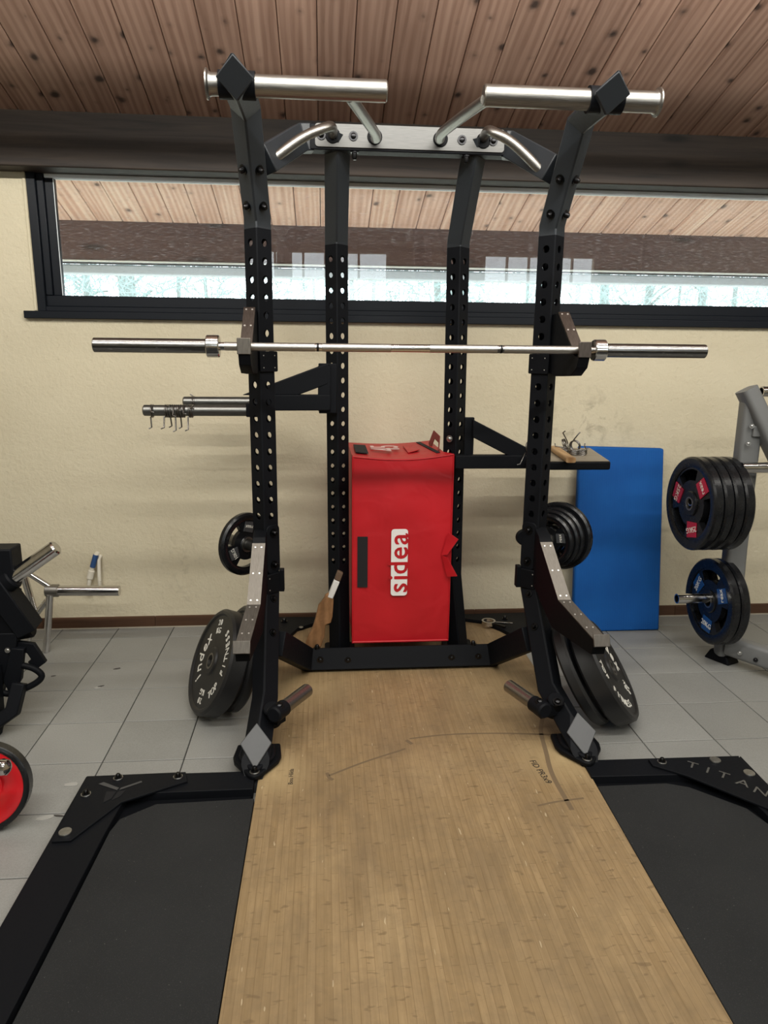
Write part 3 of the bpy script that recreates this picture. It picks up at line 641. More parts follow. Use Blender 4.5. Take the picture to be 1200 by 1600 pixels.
for sd, d in SIDES.items():
    x = d['x']; s = d['s']
    upr = perforated('front_upright', x, FY, 0.70, 1.955, [h for h in HF if h > 0.80], rack)
    # upper arm: leans forward, then runs level to the tip
    arm = MB().sweep([(x, FY, 1.955), (x, FY, 1.996), (x + (d['tip'] - x) * 0.7, -1.196, 2.3015), (d['tip'], -1.462, 2.3015)], dsec(0.054), Vector((0, 1, 0)), n1=(0, -0.78, -0.62)).build('upper_arm', BLACKLIT, rack, bevel=0.001)
    cap = MB().prism([(0, 0.066), (0.056, 0.004), (0, -0.062), (-0.056, 0.004)], 0.008, zto((0, -0.78, -0.62), (d['tip'], -1.460, 2.300))).build('end_cap', BLACKLIT, arm, bevel=0.003)
    # lower leg
    leg = MB().sweep([(x, FY, 0.70), (x, FY, 0.541), (d['k2'], -1.246, 0.190), (d['ft'], -1.512, 0.076)], dsec(0.054), Vector((0, 1, 0)), n1=(0, -0.717, 0.697)).build('front_leg', BLACK, rack, bevel=0.001)
    MB().prism([(0, 0.084), (0.057, 0.010), (0.0, -0.082), (-0.057, 0.010)], 0.006, zto((0, -0.717, 0.697), (d['ft'], -1.476, 0.115))).build('end_cap', CAPGREY, leg, bevel=0.004)
    # foot plate
    fx = d['ft']; poly = [(fx - 0.080, -1.36), (fx + 0.080, -1.36), (fx + 0.088, -1.44), (fx + 0.080, -1.475), (fx + 0.018, -1.565), (fx, -1.575), (fx - 0.018, -1.565), (fx - 0.080, -1.475), (fx - 0.088, -1.44)]
    ftp = MB().hexa([(a, b, RZ - 0.004) for a, b in poly], [(a, b, RZ + 0.016) for a, b in poly]).build('foot_plate', BLACKDEEP, rack, bevel=0.006)
    poly2 = [(fx + (a - fx) * 0.80, -1.46 + (b + 1.46) * 0.80) for a, b in poly]
    MB().hexa([(a, b, RZ + 0.014) for a, b in poly2], [(fx + (a - fx) * 0.92, b, RZ + 0.028) for a, b in poly2]).build('weld_collar', BLACK, ftp, bevel=0.005)
    washer((fx, -1.545, RZ + 0.016), ftp, 0.018); bolt((fx, -1.545, RZ + 0.019), (0, 0, 1), ftp, 0.011, 0.018)
    # bolts along the kink of the arm and the leg (on both front faces)
    for zz, yy in ((2.045, -1.035), (2.13, -1.105)):
        pass
    nL, nR = Vector((-0.7071, -0.7071, 0)), Vector((0.7071, -0.7071, 0))
    for n_, sg in ((nL, -1), (nR, 1)):
        for t_ in (0.16, 0.50):
            c = Vector((x, FY, 1.996)).lerp(Vector((x + (d['tip'] - x) * 0.7, -1.196, 2.3015)), t_)
            nn = Vector((sg * 0.7071, -0.7071 * 0.777, -0.7071 * 0.63)); bolt(c + nn * (A / 2), nn, arm, 0.013, 0.02)
    inner = nR if s < 0 else nL
    for t_ in (0.18, 0.60):
        c = Vector((x, FY, 0.541)).lerp(Vector((d['k2'], -1.246, 0.190)), t_ * 0.75)
        nn = Vector((inner.x, -0.7071 * 0.763, 0.7071 * 0.646)); bolt(c + nn * (A / 2), nn, leg, 0.012, 0.017)
    # joint plate with two bolts on the inner front face
    pm = zto(inner, Vector((x, FY, 0.715)) + inner * (A / 2)); tg = Vector((0, 0, 1))
    jp = MB().prism(rrect(0.068, 0.205, 0.022, 5), 0.008, pm).build('joint_plate', BLACK, rack, bevel=0.002)
    for zz in (0.785, 0.650): bolt(Vector((x, FY, zz)) + inner * (A / 2 + 0.008), inner, jp, 0.013, 0.02)
    bx_ = Vector((x, FY, 0.715)) - Vector((s, 0, 0)) * 0.044
    if s > 0: MB().cyl(bx_ + Vector((0, -0.012, 0.03)), bx_ + Vector((0, 0.012, 0.03)), 0.034, 24, ch=0.003).build('side_boss', BLACKDEEP, rack, 40)
    # swing peg at the foot of the leg
    if s < 0: pa, pb = Vector((-0.203, -1.385, 0.205)), Vector((-0.105, -1.195, 0.190))
    else: pa, pb = Vector((0.783, -1.385, 0.188)), Vector((0.716, -1.195, 0.182))
    dv = (pb - pa).normalized(); hub = Vector((d['ft'] + (d['k2'] - d['ft']) * 0.45 - s * 0.045, -1.36, 0.165))
    sp = MB().cyl(pa + dv * 0.02, pb, 0.0265, 24, ch=0.003).build('swing_peg', STEEL, rack, 40)
    MB().cyl(pa - dv * 0.045, pa + dv * 0.035, 0.031, 24, ch=0.006).build('peg_socket', BLACK, sp, 40)
    bolt(pa + Vector((0, -0.012, 0.026)), (0, -0.4, 1), sp, 0.013, 0.012)
    hk = MB(); hk.cyl(hub + Vector((0, 0.03, -0.035)), hub + Vector((0, -0.01, 0.045)), 0.033, 24, ch=0.004); hk.box((hub + pa) / 2 - Vector((0, 0, 0.004)), ((hub - pa).length, 0.045, 0.05), Matrix.Rotation(math.atan2((pa - hub).y, (pa - hub).x), 4, 'Z'))
    hk = hk.build('peg_hinge', BLACKDEEP, rack, 40)
    bolt(hub + Vector((0, -0.025, 0.038)), (0, -0.45, 0.9), hk, 0.014, 0.014)
    # j-cup
    if s < 0: J = dict(xt=-0.300, xb=-0.304)
    else: J = dict(xt=0.892, xb=0.912)
    hw = 0.021
    def station(xc, y, z, drop, hw_=hw): return [(xc - hw_, y, z), (xc + hw_, y, z), (xc + hw_, y + drop[0], z - drop[1]), (xc - hw_, y + drop[0], z - drop[1])]
    def loft(sts):
        b = MB(); vs = [q for st in sts for q in st]; fs = [(0, 1, 2, 3), tuple(len(vs) - 4 + i for i in (3, 2, 1, 0))]
        for i in range(len(sts) - 1):
            for k in range(4): fs.append((i * 4 + k, i * 4 + (k + 1) % 4, i * 4 + 4 + (k + 1) % 4, i * 4 + 4 + k))
        return b.raw(vs, fs)
    jc = loft([[(J['xt'] - hw, -0.955, 1.662), (J['xt'] + hw, -0.955, 1.662), (J['xt'] + hw, -0.955, 1.44), (J['xt'] - hw, -0.955, 1.44)],
               [(J['xt'] - hw, -1.055, 1.662), (J['xt'] + hw, -1.055, 1.662), (J['xt'] + hw, -1.055, 1.425), (J['xt'] - hw, -1.055, 1.425)],
               [(J['xb'] - hw, -1.205, 1.508), (J['xb'] + hw, -1.205, 1.508), (J['xb'] + hw, -1.19, 1.432), (J['xb'] - hw, -1.19, 1.432)],
               [(J['xb'] - hw, -1.262, 1.500), (J['xb'] + hw, -1.262, 1.500), (J['xb'] + hw, -1.245, 1.462), (J['xb'] - hw, -1.245, 1.462)]]).build('j_cup', BLACKDEEP, rack, bevel=0.002)
    pdm = MB().hexa([(J['xt'] - hw, -1.056, 1.664), (J['xt'] + hw, -1.056, 1.664), (J['xb'] + hw, -1.206, 1.512), (J['xb'] - hw, -1.206, 1.512)],
                    [(J['xt'] - hw, -1.062, 1.668), (J['xt'] + hw, -1.062, 1.668), (J['xb'] + hw, -1.212, 1.516), (J['xb'] - hw, -1.212, 1.516)]).build('pad', PADBROWN, jc)
    lip = MB().box((J['xb'], -1.262, 1.527), (0.048, 0.009, 0.056)).build('lip', PADSTEEL if s < 0 else PADBROWN, jc, bevel=0.002)
    for f in (0.06, 0.45):
        for sx in (-0.011, 0.011):
            q = Vector((J['xt'] + (J['xb'] - J['xt']) * f + sx, -1.062 - 0.15 * f, 1.668 - 0.152 * f)); MB().cyl(q, q + Vector((0, -0.0014, 0.0014)), 0.0035, 10).build('rivet', RIVET, jc)
    cm = zto(inner, Vector((x, FY, 1.470)) + inner * (A / 2)); col = MB().prism(rrect(0.088, 0.078, 0.004, 2), 0.010, cm)
    col.prism(rrect(0.078, 0.078, 0.004, 2), 0.008, zto(-inner, Vector((x, FY, 1.470)) - inner * (A / 2)))
    col = col.build('cup_collar', BLACKDEEP, rack, bevel=0.002)
    for zz in (1.447, 1.493):
        for u in (-0.028, 0.028):
            q = Vector((x, FY, zz)) + inner * (A / 2 + 0.010) + Vector((-inner.y, inner.x, 0)) * u; MB().cyl(q, q + inner * 0.001, 0.0022, 8).build('rivet', RIVET, col)
    # safety arm: cranked, steel-faced, with an end lip
    if s < 0: P0, P1, P2 = (-0.290, -1.075, 0.765), (-0.300, -1.25, 0.572), (-0.326, -1.45, 0.488)
    else: P0, P1, P2 = (0.874, -1.075, 0.755), (0.905, -1.25, 0.567), (0.982, -1.45, 0.480)
    hw = 0.0255
    def st2(P, dy, dz): return [(P[0] - hw, P[1], P[2]), (P[0] + hw, P[1], P[2]), (P[0] + hw, P[1] + dy, P[2] - dz), (P[0] - hw, P[1] + dy, P[2] - dz)]
    sa = loft([[(P0[0] - hw, -0.985, 0.80), (P0[0] + hw, -0.985, 0.80), (P0[0] + hw, -0.985, 0.60), (P0[0] - hw, -0.985, 0.60)], st2((P0[0], P0[1] + 0.02, P0[2] + 0.022), 0.06, 0.20), st2(P0, 0.06, 0.20), st2(P1, 0.055, 0.135), st2((P2[0], P2[1], P2[2]), 0.02, 0.062)]).build('safety_arm', BLACKDEEP, rack, bevel=0.002)
    for q0, q1, rv in ((P0, P1, (0.07, 0.5, 0.93)), (P1, P2, (0.07, 0.38, 0.70))):
        n_ = Vector((0, -(Vector(q0) - Vector(q1)).z, -(Vector(q0) - Vector(q1)).y)); n_ = Vector((0, (Vector(q1) - Vector(q0)).z, -(Vector(q1) - Vector(q0)).y)).normalized()
        if n_.z < 0: n_ = -n_
        off = n_ * 0.001; tk = n_ * 0.004
        a, b = Vector(q0) + off, Vector(q1) + off; ex = Vector((hw, 0, 0))
        stp = MB().hexa([a - ex, a + ex, b + ex, b - ex], [a - ex + tk, a + ex + tk, b + ex + tk, b - ex + tk]).build('steel_strip', PADSTEEL, sa)
        for f in rv:
            for sx in (-0.012, 0.012):
                q = a.lerp(b, f) + tk + Vector((sx, 0, 0)); MB().cyl(q, q + n_ * 0.0012, 0.0034, 10).build('rivet', RIVET, sa)
    e2 = Vector(P2); MB().box(e2 + Vector((0, -0.006, 0.004)), (0.062, 0.008, 0.046), Matrix.Rotation(R(-22), 4, 'X')).build('end_lip', PADSTEEL, sa, bevel=0.002)
    # safety arm collar round the upright foot
    cm = zto(inner, Vector((x, FY, 0.572)) + inner * (A / 2 + 0.004)); c2 = MB().prism(rrect(0.094, 0.085, 0.006, 2), 0.014, cm)
    c2.prism(rrect(0.085, 0.085, 0.006, 2), 0.010, zto(-inner, Vector((x, FY, 0.572)) - inner * (A / 2)))
    q = Vector((x, FY, 0.575)) + inner * (A / 2 + 0.01) + Vector((-inner.y, inner.x, 0)) * (0.040 * (1 if s < 0 else -1)); c2.box(q, (0.02, 0.035, 0.095))
    c2 = c2.build('arm_collar', BLACKDEEP, rack, bevel=0.003)
    for zz in (0.548, 0.598):
        for u in (-0.034, 0.034):
            q = Vector((x, FY, zz)) + inner * (A / 2 + 0.018) + Vector((-inner.y, inner.x, 0)) * u; MB().cyl(q, q + inner * 0.0012, 0.0026, 8).build('rivet', RIVET, c2)
    if s > 0:
        kb = MB().cyl((0.862, -1.012, 0.592), (0.925, -1.075, 0.562), 0.014, 14, r1=0.018, ch=0.004).build('lock_knob', BLACK, c2, 40)
    # storage peg for small plates, pointing outward and back
    od = Vector((s * 0.7071, 0.7071, 0)); q0 = Vector((x, FY, 0.705)) + od * 0.03
    pgp = MB().cyl(q0, q0 + od * (0.30 if s > 0 else 0.22), 0.0235, 20, ch=0.004).build('plate_peg', PEWTER, rack, 40)

# rear uprights, leaning forward at the top
for x, xb in ((RLX, 0.041), (RRX, 0.640)):
    perforated('rear_upright', x + (0.003 if x > 0.3 else 0), RY, 0.45, 1.965, HF, rack, x - (0.004 if x < 0.3 else 0.012))
    xt = x - (0.004 if x < 0.3 else 0.012)
    MB().sweep([(xt, RY, 1.965), (xt, RY, 1.99), (xt + (0.0 if x < 0.3 else 0.008), -0.775, 2.33)], dsec(0.0545), Vector((0, 1, 0)), n1=(0, 0, 1)).build('rear_post_top', BLACKLIT, rack, bevel=0.001)
    MB().sweep([(x + (0.003 if x > 0.3 else 0), RY, 0.45), (x + (0.003 if x > 0.3 else 0), RY, 0.44), (xb, RY, PZ)], dsec(0.0545), Vector((0, 1, 0)), n1=(0, 0, 1)).build('rear_post_foot', BLACK, rack, bevel=0.001)
    MB().prism(rrect(0.15, 0.15, 0.02, 3), 0.03, Matrix.Translation((xb, RY + 0.01, PZ))).build('rear_base', BLACK, rack, bevel=0.003)
# top beam with steel face plate, wings to the front arms
tbm = MB().box((0.315, -0.775, 2.322), (0.78, 0.07, 0.094)).build('top_beam', BLACK, rack, bevel=0.004)
fpl = MB().prism(rrect(0.745, 0.084, 0.012, 3), 0.006, zto((0, -1, 0), (0.318, -0.810, 2.326))).build('face_plate', STEELY, tbm, bevel=0.001)
for x in (0.014, 0.177, 0.435, 0.606): MB().cyl((x, -0.817, 2.325), (x, -0.821, 2.325), 0.029, 24, ch=0.002).build('grommet', BLACKDEEP, tbm, 40)
for x in (0.094, 0.52, 0.645, -0.03): bolt((x, -0.817, 2.325), (0, -1, 0), tbm, 0.013, 0.012)
for x in (0.10, 0.545): bolt((x, -0.79, 2.276), (0, 0, -1), tbm, 0.012, 0.03)
rs = lambda w_, h_: [(-w_ / 2, -h_ / 2), (w_ / 2, -h_ / 2), (w_ / 2, h_ / 2), (-w_ / 2, h_ / 2)]
MB().sweep([(-0.065, -0.775, 2.322), (-0.115, -0.785, 2.318), (-0.236, -1.035, 2.175)], rs(0.062, 0.098)).build('beam_wing', BLACKLIT, rack, bevel=0.004)
MB().sweep([(0.695, -0.775, 2.322), (0.725, -0.785, 2.318), (0.830, -1.035, 2.175)], rs(0.062, 0.098)).build('beam_wing', BLACKLIT, rack, bevel=0.004)
# grips
for pts in ([(0.014, -0.80, 2.326), (0.010, -0.90, 2.330), (-0.020, -0.95, 2.313), (-0.105, -0.98, 2.266), (-0.215, -1.0, 2.183)],
            [(0.177, -0.80, 2.323), (0.177, -0.90, 2.300), (0.165, -0.97, 2.300), (0.113, -1.18, 2.292), (0.058, -1.39, 2.286)],
            [(0.435, -0.80, 2.327), (0.420, -0.90, 2.307), (0.419, -0.97, 2.308), (0.451, -1.18, 2.300), (0.487, -1.39, 2.290)],
            [(0.606, -0.80, 2.335), (0.602, -0.90, 2.336), (0.617, -0.95, 2.319), (0.687, -0.98, 2.274), (0.815, -1.0, 2.160)]):
    MB().tube(smooth_path(pts, 6), 0.0185, 16).build('grip', STEEL, rack, 60)
# fat pull-up bars with flanged outer ends
fr = 0.032
for xa, xb in ((-0.377, 0.174), (1.044, 0.476)):
    sg = 1 if xb > xa else -1
    pb = MB().lathe([(0.0, 0.0), (fr + 0.011, 0.0), (fr + 0.011, 0.005), (fr + 0.003, 0.009), (fr, 0.016), (fr, abs(xb - xa) - 0.004), (fr - 0.004, abs(xb - xa)), (0, abs(xb - xa))], zto((sg, 0, 0), (xa, -1.400, 2.300)), 32)
    pb.build('pull_up_bar', STEEL, rack, 35)
    t0 = -0.284 if sg > 0 else 0.868
    MB().cyl((t0 - 0.055, -1.400, 2.300), (t0 + 0.055, -1.400, 2.300), fr + 0.008, 28).build('bar_sleeve', BLACK, rack, 40)
# lower cross bar between the front legs
cb = MB().sweep([(-0.225, -1.06, 0.335), (-0.115, -0.672, 0.084), (0.775, -0.672, 0.084), (0.835, -1.06, 0.330)], rs(0.052, 0.104)).build('cross_bar', BLACK, rack, bevel=0.004)
for x, y, z in ((-0.055, -0.699, 0.092), (0.075, -0.699, 0.086), (0.57, -0.699, 0.086), (0.70, -0.699, 0.088)): bolt((x, y, z), (0, -1, 0), cb, 0.012, 0.010)
for x in (-0.07, 0.68): bolt((x, -0.665, 0.137), (0, 0, 1), cb, 0.012, 0.018)
# storage bracket on the left rear upright with two horizontal pegs
sb = MB().box((-0.010, -0.564, 1.346), (0.082, 0.020, 0.222)).box((-0.026, -0.580, 1.346), (0.056, 0.02, 0.20)).build('storage_bracket', BLACK, rack, bevel=0.004)
MB().sweep([(0.0, -0.575, 1.285), (-0.335, -0.60, 1.285)], rs(0.045, 0.070)).build('bracket_arm', BLACK, sb, bevel=0.004)
MB().sweep([(-0.005, -0.570, 1.415), (-0.265, -0.592, 1.318)], rs(0.040, 0.085), n0=(1, 0, 0), n1=(0, 0, 1)).build('bracket_brace', BLACK, sb, bevel=0.004)
MB().box((-0.335, -0.50, 1.262), (0.05, 0.46, 0.06)).build('bracket_cross', BLACK, sb, bevel=0.004)
PEG1 = (-0.70, 1.257); PEG2 = (-0.32, 1.268)
MB().cyl((-0.32, -0.70, 1.257), (-0.795, -0.70, 1.257), 0.0235, 24, ch=0.005).build('storage_peg', PEWTER, sb, 40)
MB().cyl((-0.32, -0.32, 1.268), (-0.698, -0.32, 1.268), 0.0235, 24, ch=0.005).build('storage_peg', PEWTER, sb, 40)
# shelf on the right rear upright
sh = MB().box((0.645, -0.552, 1.105), (0.045, 0.022, 0.225)).build('shelf_bracket', BLACK, rack, bevel=0.004)
MB().sweep([(0.572, -0.60, 1.018), (1.02, -0.60, 1.018)], rs(0.045, 0.062)).build('bracket_arm', BLACK, sh, bevel=0.004)
MB().sweep([(0.655, -0.575, 1.170), (0.905, -0.60, 1.045)], rs(0.040, 0.072), n0=(1, 0, 0), n1=(0, 0, 1)).build('bracket_brace', BLACK, sh, bevel=0.004)
sp_ = [(0.900, -0.70), (1.278, -0.70), (1.352, -0.25), (0.915, -0.25)]
MB().hexa([(x, y, 0.992) for x, y in sp_], [(x, y, 1.031) for x, y in sp_]).build('shelf_tray', BLACK, sh, bevel=0.008)
sp2 = [(0.905, -0.695), (1.272, -0.695), (1.346, -0.255), (0.92, -0.255)]
MB().hexa([(x, y, 1.0305) for x, y in sp2], [(x, y, 1.0335) for x, y in sp2]).build('shelf_top', SHELFTOP, sh)
bolt((0.555, -0.555, 1.118), (-0.7, -0.7, 0), rack, 0.012, 0.012, mat=ZINC)

# ================================================================== BARBELL
BY, BZ, BX = -1.231, 1.5255, 0.281
bar = thing('barbell', (BX, BY, BZ), 'long steel barbell resting across the rack hooks', 'barbell')
sh_ = MB().cyl((BX - 0.70, BY, BZ), (BX + 0.70, BY, BZ), 0.0142, 24).build('shaft', CHROME, bar, 40)
for a, b in ((-0.655, -0.34), (-0.315, -0.07), (0.07, 0.315), (0.34, 0.655)):
    MB().cyl((BX + a, BY, BZ), (BX + b, BY, BZ), 0.0147, 24).build('knurling', KNURL, sh_, 40)
for x in (-0.33, 0.33): MB().cyl((BX + x - 0.004, BY, BZ), (BX + x + 0.004, BY, BZ), 0.0149, 24).build('ring_mark', BOLT, sh_, 40)
for s in (-1, 1):
    MB().cyl((BX + s * 0.712, BY, BZ), (BX + s * 1.100, BY, BZ), 0.0250, 28, ch=0.002).build('sleeve', DARKCHROME, bar, 40)
    MB().cyl((BX + s * 0.672, BY, BZ), (BX + s * 0.717, BY, BZ), 0.0385, 28, ch=0.003).build('collar', CHROME, bar, 40)

# ================================================================== SOFT PLYO BOX
BT, BB = 1.045, 0.140
bxo = thing('plyo_box', (0.33, -0.38, BB), 'upright red vinyl soft plyo box between the rear uprights', 'box')
def boxgrid():
    st = [(-0.625, 0.100, 0.563), (-0.585, 0.100, 0.558), (-0.545, 0.098, 0.530), (-0.30, 0.096, 0.528), (-0.115, 0.098, 0.526)]
    nx, nz = 12, 20; b = MB()
    def pt(k, u, v):
        y, xa, xb = st[k]; x = xa + (xb - xa) * u; z = BB + (BT - BB) * v
        bulge = math.sin(math.pi * u) * math.sin(math.pi * v) * 0.010
        if k == 0: y -= bulge
        if k == len(st) - 1: y += bulge
        z -= 0.016 * math.sin(math.pi * u) * (v ** 6) * (1 if k < 3 else 0.5)      # the top sags in the middle
        z += 0.010 * (u ** 3) * (v ** 4)
        if v < 0.001: z += 0.004 * math.sin(9 * u)
        if k <= 1 and v < 0.06: y += 0.004
        return Vector((x, y, z))
    for k in (0, len(st) - 1):
        vs = [pt(k, i / nx, j / nz) for j in range(nz + 1) for i in range(nx + 1)]
        b.raw(vs, [(j * (nx + 1) + i, j * (nx + 1) + i + 1, (j + 1) * (nx + 1) + i + 1, (j + 1) * (nx + 1) + i) for j in range(nz) for i in range(nx)])
    for k in range(len(st) - 1):
        for j in range(nz):
            for u in (0, 1): b.raw([pt(k, u, j / nz), pt(k + 1, u, j / nz), pt(k + 1, u, (j + 1) / nz), pt(k, u, (j + 1) / nz)], [(0, 1, 2, 3)])
        for i in range(nx):
            b.raw([pt(k, i / nx, 0), pt(k + 1, i / nx, 0), pt(k + 1, (i + 1) / nx, 0), pt(k, (i + 1) / nx, 0)], [(0, 1, 2, 3)])
    top = MB()
    for k in range(len(st) - 1):
        for i in range(nx):
            top.raw([pt(k, i / nx, 1), pt(k + 1, i / nx, 1), pt(k + 1, (i + 1) / nx, 1), pt(k, (i + 1) / nx, 1)], [(0, 1, 2, 3)])
    return b, top, pt
bb, tb_, bpt = boxgrid()
def weld(o):
    bm = bmesh.new(); bm.from_mesh(o.data); bmesh.ops.remove_doubles(bm, verts=bm.verts, dist=0.0005); bmesh.ops.recalc_face_normals(bm, faces=bm.faces); bm.to_mesh(o.data); bm.free()
    o.data.shade_smooth(); o.data.set_sharp_from_angle(angle=R(40))
bo = bb.build('body', RED, bxo, M=Matrix()); weld(bo)
to = tb_.build('top_panel', RED, bxo); weld(to)
# stitched edge piping
def edge(pts, r=0.004): MB().tube(pts, r, 8).build('piping', RED, bxo, 60)
edge([bpt(0, i / 12, 1) for i in range(13)]); edge([bpt(0, 0, j / 20) for j in range(21)]); edge([bpt(0, 1, j / 20) for j in range(21)]); edge([bpt(0, i / 12, 0.004) for i in range(13)], 0.006)
def front_patch(name, x0, x1, z0, z1, mat, off=0.004, th=0.002):
    n = 6; b = MB(); vs = []
    for j in range(n + 1):
        for i in range(3):
            z = z0 + (z1 - z0) * j / n; x = x0 + (x1 - x0) * i / 2; u = (x - 0.10) / 0.463; v = (z - BB) / (BT - BB)
            vs.append(Vector((x, bpt(0, u, v).y - off, z)))
    b.raw(vs, [(j * 3 + i, j * 3 + i + 1, j * 3 + 4 + i, j * 3 + 3 + i) for j in range(n) for i in range(2)])
    o = b.build(name, mat, bxo); m = o.modifiers.new('thickness', 'SOLIDIFY'); m.thickness = th; return o
front_patch('velcro_strip', 0.122, 0.170, 0.425, 0.672, VELCRO)
# white logo tag with red lettering, turned upright
ly = bpt(0, 0.45, 0.5).y - 0.006
lg = MB().prism(rrect(0.325, 0.078, 0.014, 4), 0.002, Matrix.Translation((0.318, ly, 0.546)) @ Matrix.Rotation(R(90), 4, 'X') @ Matrix.Rotation(R(90), 4, 'Z')).build('logo_tag', base('white_vinyl', (0.72, 0.70, 0.68), 0.5), bxo, bevel=0.0005)
adv = (-0.123, -0.073, -0.024, 0.047, 0.115)
for i, chh in enumerate('sidea'):
    b = MB()
    for dx, dz in ((0, 0), (0.0018, 0), (-0.0018, 0), (0, 0.0018), (0, -0.0018)):
        text_mb(chh, 0.132, Matrix.Translation((0.316 + dx, ly - 0.0022, 0.546 + adv[i] + dz)) @ Matrix.Rotation(R(90), 4, 'X') @ Matrix.Rotation(R(90), 4, 'Z'), 0.0008 if dx == dz else 0.0007, b)
    b.build('letter', RED, lg)
# flap of vinyl peeled open on the right edge
for za, zb_, zt in ((0.690, 0.575, 0.660), (0.575, 0.475, 0.490)):
    mid = Vector((0.520, -0.635, 0.578)); b = MB()
    c1 = Vector((0.548, -0.642, za if za > 0.6 else zb_)); t1 = Vector((0.590, -0.672, zt + (0.004 if za > 0.6 else -0.004))); t2 = Vector((0.545, -0.650, 0.585 if za > 0.6 else 0.570))
    b.raw([mid, c1, t1, t2], [(0, 1, 2, 3)]); f = b.build('flap', RED, bxo); m = f.modifiers.new('thickness', 'SOLIDIFY'); m.thickness = 0.004
# top side: numeral, velcro, patch, handle and strap
tz = lambda x, y: BT + 0.004 - 0.016 * math.sin(math.pi * max(0, min(1, (x - 0.1) / 0.45))) * (1 if y < -0.45 else 0.55) + 0.010 * max(0, (x - 0.1) / 0.45) ** 3
def top_patch(name, poly, mat, off=0.003, th=0.003):
    b = MB().raw([(x, y, tz(x, y) + off) for x, y in poly], [tuple(range(len(poly)))]); o = b.build(name, mat, bxo); m = o.modifiers.new('thickness', 'SOLIDIFY'); m.thickness = th; m.offset = 1; return o
top_patch('velcro_patch', [(0.118, -0.52), (0.178, -0.52), (0.178, -0.26), (0.118, -0.26)], VELCRO)
top_patch('stitched_patch', [(0.372, -0.47), (0.430, -0.44), (0.425, -0.24), (0.368, -0.27)], RED)
top_patch('velcro_strap', [(0.495, -0.55), (0.512, -0.55), (0.470, -0.15), (0.450, -0.15)], VELCRO)
nm = text_mb('45', 0.20, Matrix.Translation((0.275, -0.38, tz(0.275, -0.38) + 0.010)) @ Matrix.Rotation(R(-90), 4, 'Z') @ Matrix.Rotation(R(180), 4, 'Z') @ Matrix.Scale(1, 4), 0.0008)
nm.build('numeral', base('worn_white_print', (0.62, 0.45, 0.42), 0.7), bxo)
sp3 = MB().sweep([(0.512, -0.50, BT + 0.002), (0.525, -0.44, BT + 0.055), (0.512, -0.36, BT + 0.070), (0.500, -0.30, BT + 0.005)], [(-0.018, -0.002), (0.018, -0.002), (0.018, 0.002), (-0.018, 0.002)], Vector((1, 0, 0)))
sp3.build('strap', REDTOP, bxo)

# ================================================================== WEIGHT PLATES
def disc_profile(r, t, hub=0.045, rim=0.035, rec=0.008, bore=0.0255, ch=0.010):
    h = t / 2
    return [(bore, -h), (hub, -h), (hub + 0.006, -h + rec), (r - rim, -h + rec), (r - rim + 0.008, -h), (r - ch, -h), (r, -h + ch), (r, h - ch), (r - ch, h), (r - rim + 0.008, h), (r - rim, h - rec), (hub + 0.006, h - rec), (hub, h), (bore, h)]
def plate_M(center, axis): return zto(Vector(axis), Vector(center))
def bumper(center, axis, r, t, label, letters, group='bumper plates leaning on the rack legs', spin=0.0):
    M = plate_M(center, axis) @ Matrix.Rotation(spin, 4, 'Z')
    p = thing('bumper_plate', center, label, 'weight plate', group, M=M)
    MB().lathe(disc_profile(r, t, 0.055, 0.030, 0.007), None, 56, closed=True).build('disc', RUBBERM, p, 35, M=M)
    MB().lathe([(0.0255, -t / 2 - 0.0006), (0.034, -t / 2 - 0.0006), (0.034, t / 2 + 0.0006), (0.0255, t / 2 + 0.0006)], None, 28, closed=True).build('steel_insert', STEEL, p, 35, M=M)
    if letters:
        z = t / 2 - 0.007 + 0.0008
        for tx, sz, rd, md, spc, inw in (('index', 0.080, 0.130, 90, 0.82, False), ('TOP FITNESS', 0.044, 0.156, 270, 0.95, True), ('20', 0.036, 0.165, 8, 0.95, False), ('KG', 0.036, 0.130, 8, 1.0, False), ('20', 0.036, 0.165, 180, 0.95, False), ('KG', 0.036, 0.130, 180, 1.0, False)):
            for lb in arc_text(tx, sz, rd, md, z, spread=spc, inward=inw): lb.build('letter', WHITEPRINT, p, M=M)
    return p
def lean(axis_xy, tilt):
    a = Vector((axis_xy[0], axis_xy[1], 0)).normalized(); return a * math.cos(tilt) + Vector((0, 0, math.sin(tilt)))
def floor_disc(xy, axis, r, t):
    """centre of a tilted disc whose lower rim rests on the floor; xy is the centre of its outer face"""
    a = axis; drop = r * math.sqrt(1 - a.z ** 2) + (t / 2) * abs(a.z)
    return Vector((xy[0], xy[1], drop)) - Vector((a.x, a.y, 0)) * (t / 2)
axL = lean((-0.90, -0.36), R(24)); axR = lean((0.90, -0.36), R(33))
r_b = 0.225
cL = floor_disc((-0.515, -1.00), axL, r_b, 0.080)
bumper(cL, axL, r_b, 0.080, 'thick black bumper plate with pale lettering, leaning left of the rack', True, spin=R(105))
cL2 = cL - axL * 0.075; cL2.z = cL.z - 0.025 + 0.005; 
axL2 = lean((-0.92, -0.30), R(17)); cL2 = floor_disc((cL.x + 0.062, cL.y + 0.035), axL2, r_b, 0.045)
bumper(cL2, axL2, r_b, 0.045, 'thinner black bumper plate behind the lettered one, left of the rack', False)
cR = floor_disc((1.165, -1.165), axR, r_b, 0.085)
bumper(cR, axR, r_b, 0.085, 'thick black bumper plate with pale lettering, leaning right of the rack', True, spin=R(-70))
axR2 = lean((0.93, -0.36), R(31)); cR2 = floor_disc((cR.x - 0.070, cR.y + 0.01), axR2, r_b, 0.050)
bumper(cR2, axR2, r_b, 0.050, 'thinner black bumper plate between the right leg and the lettered bumper', False)

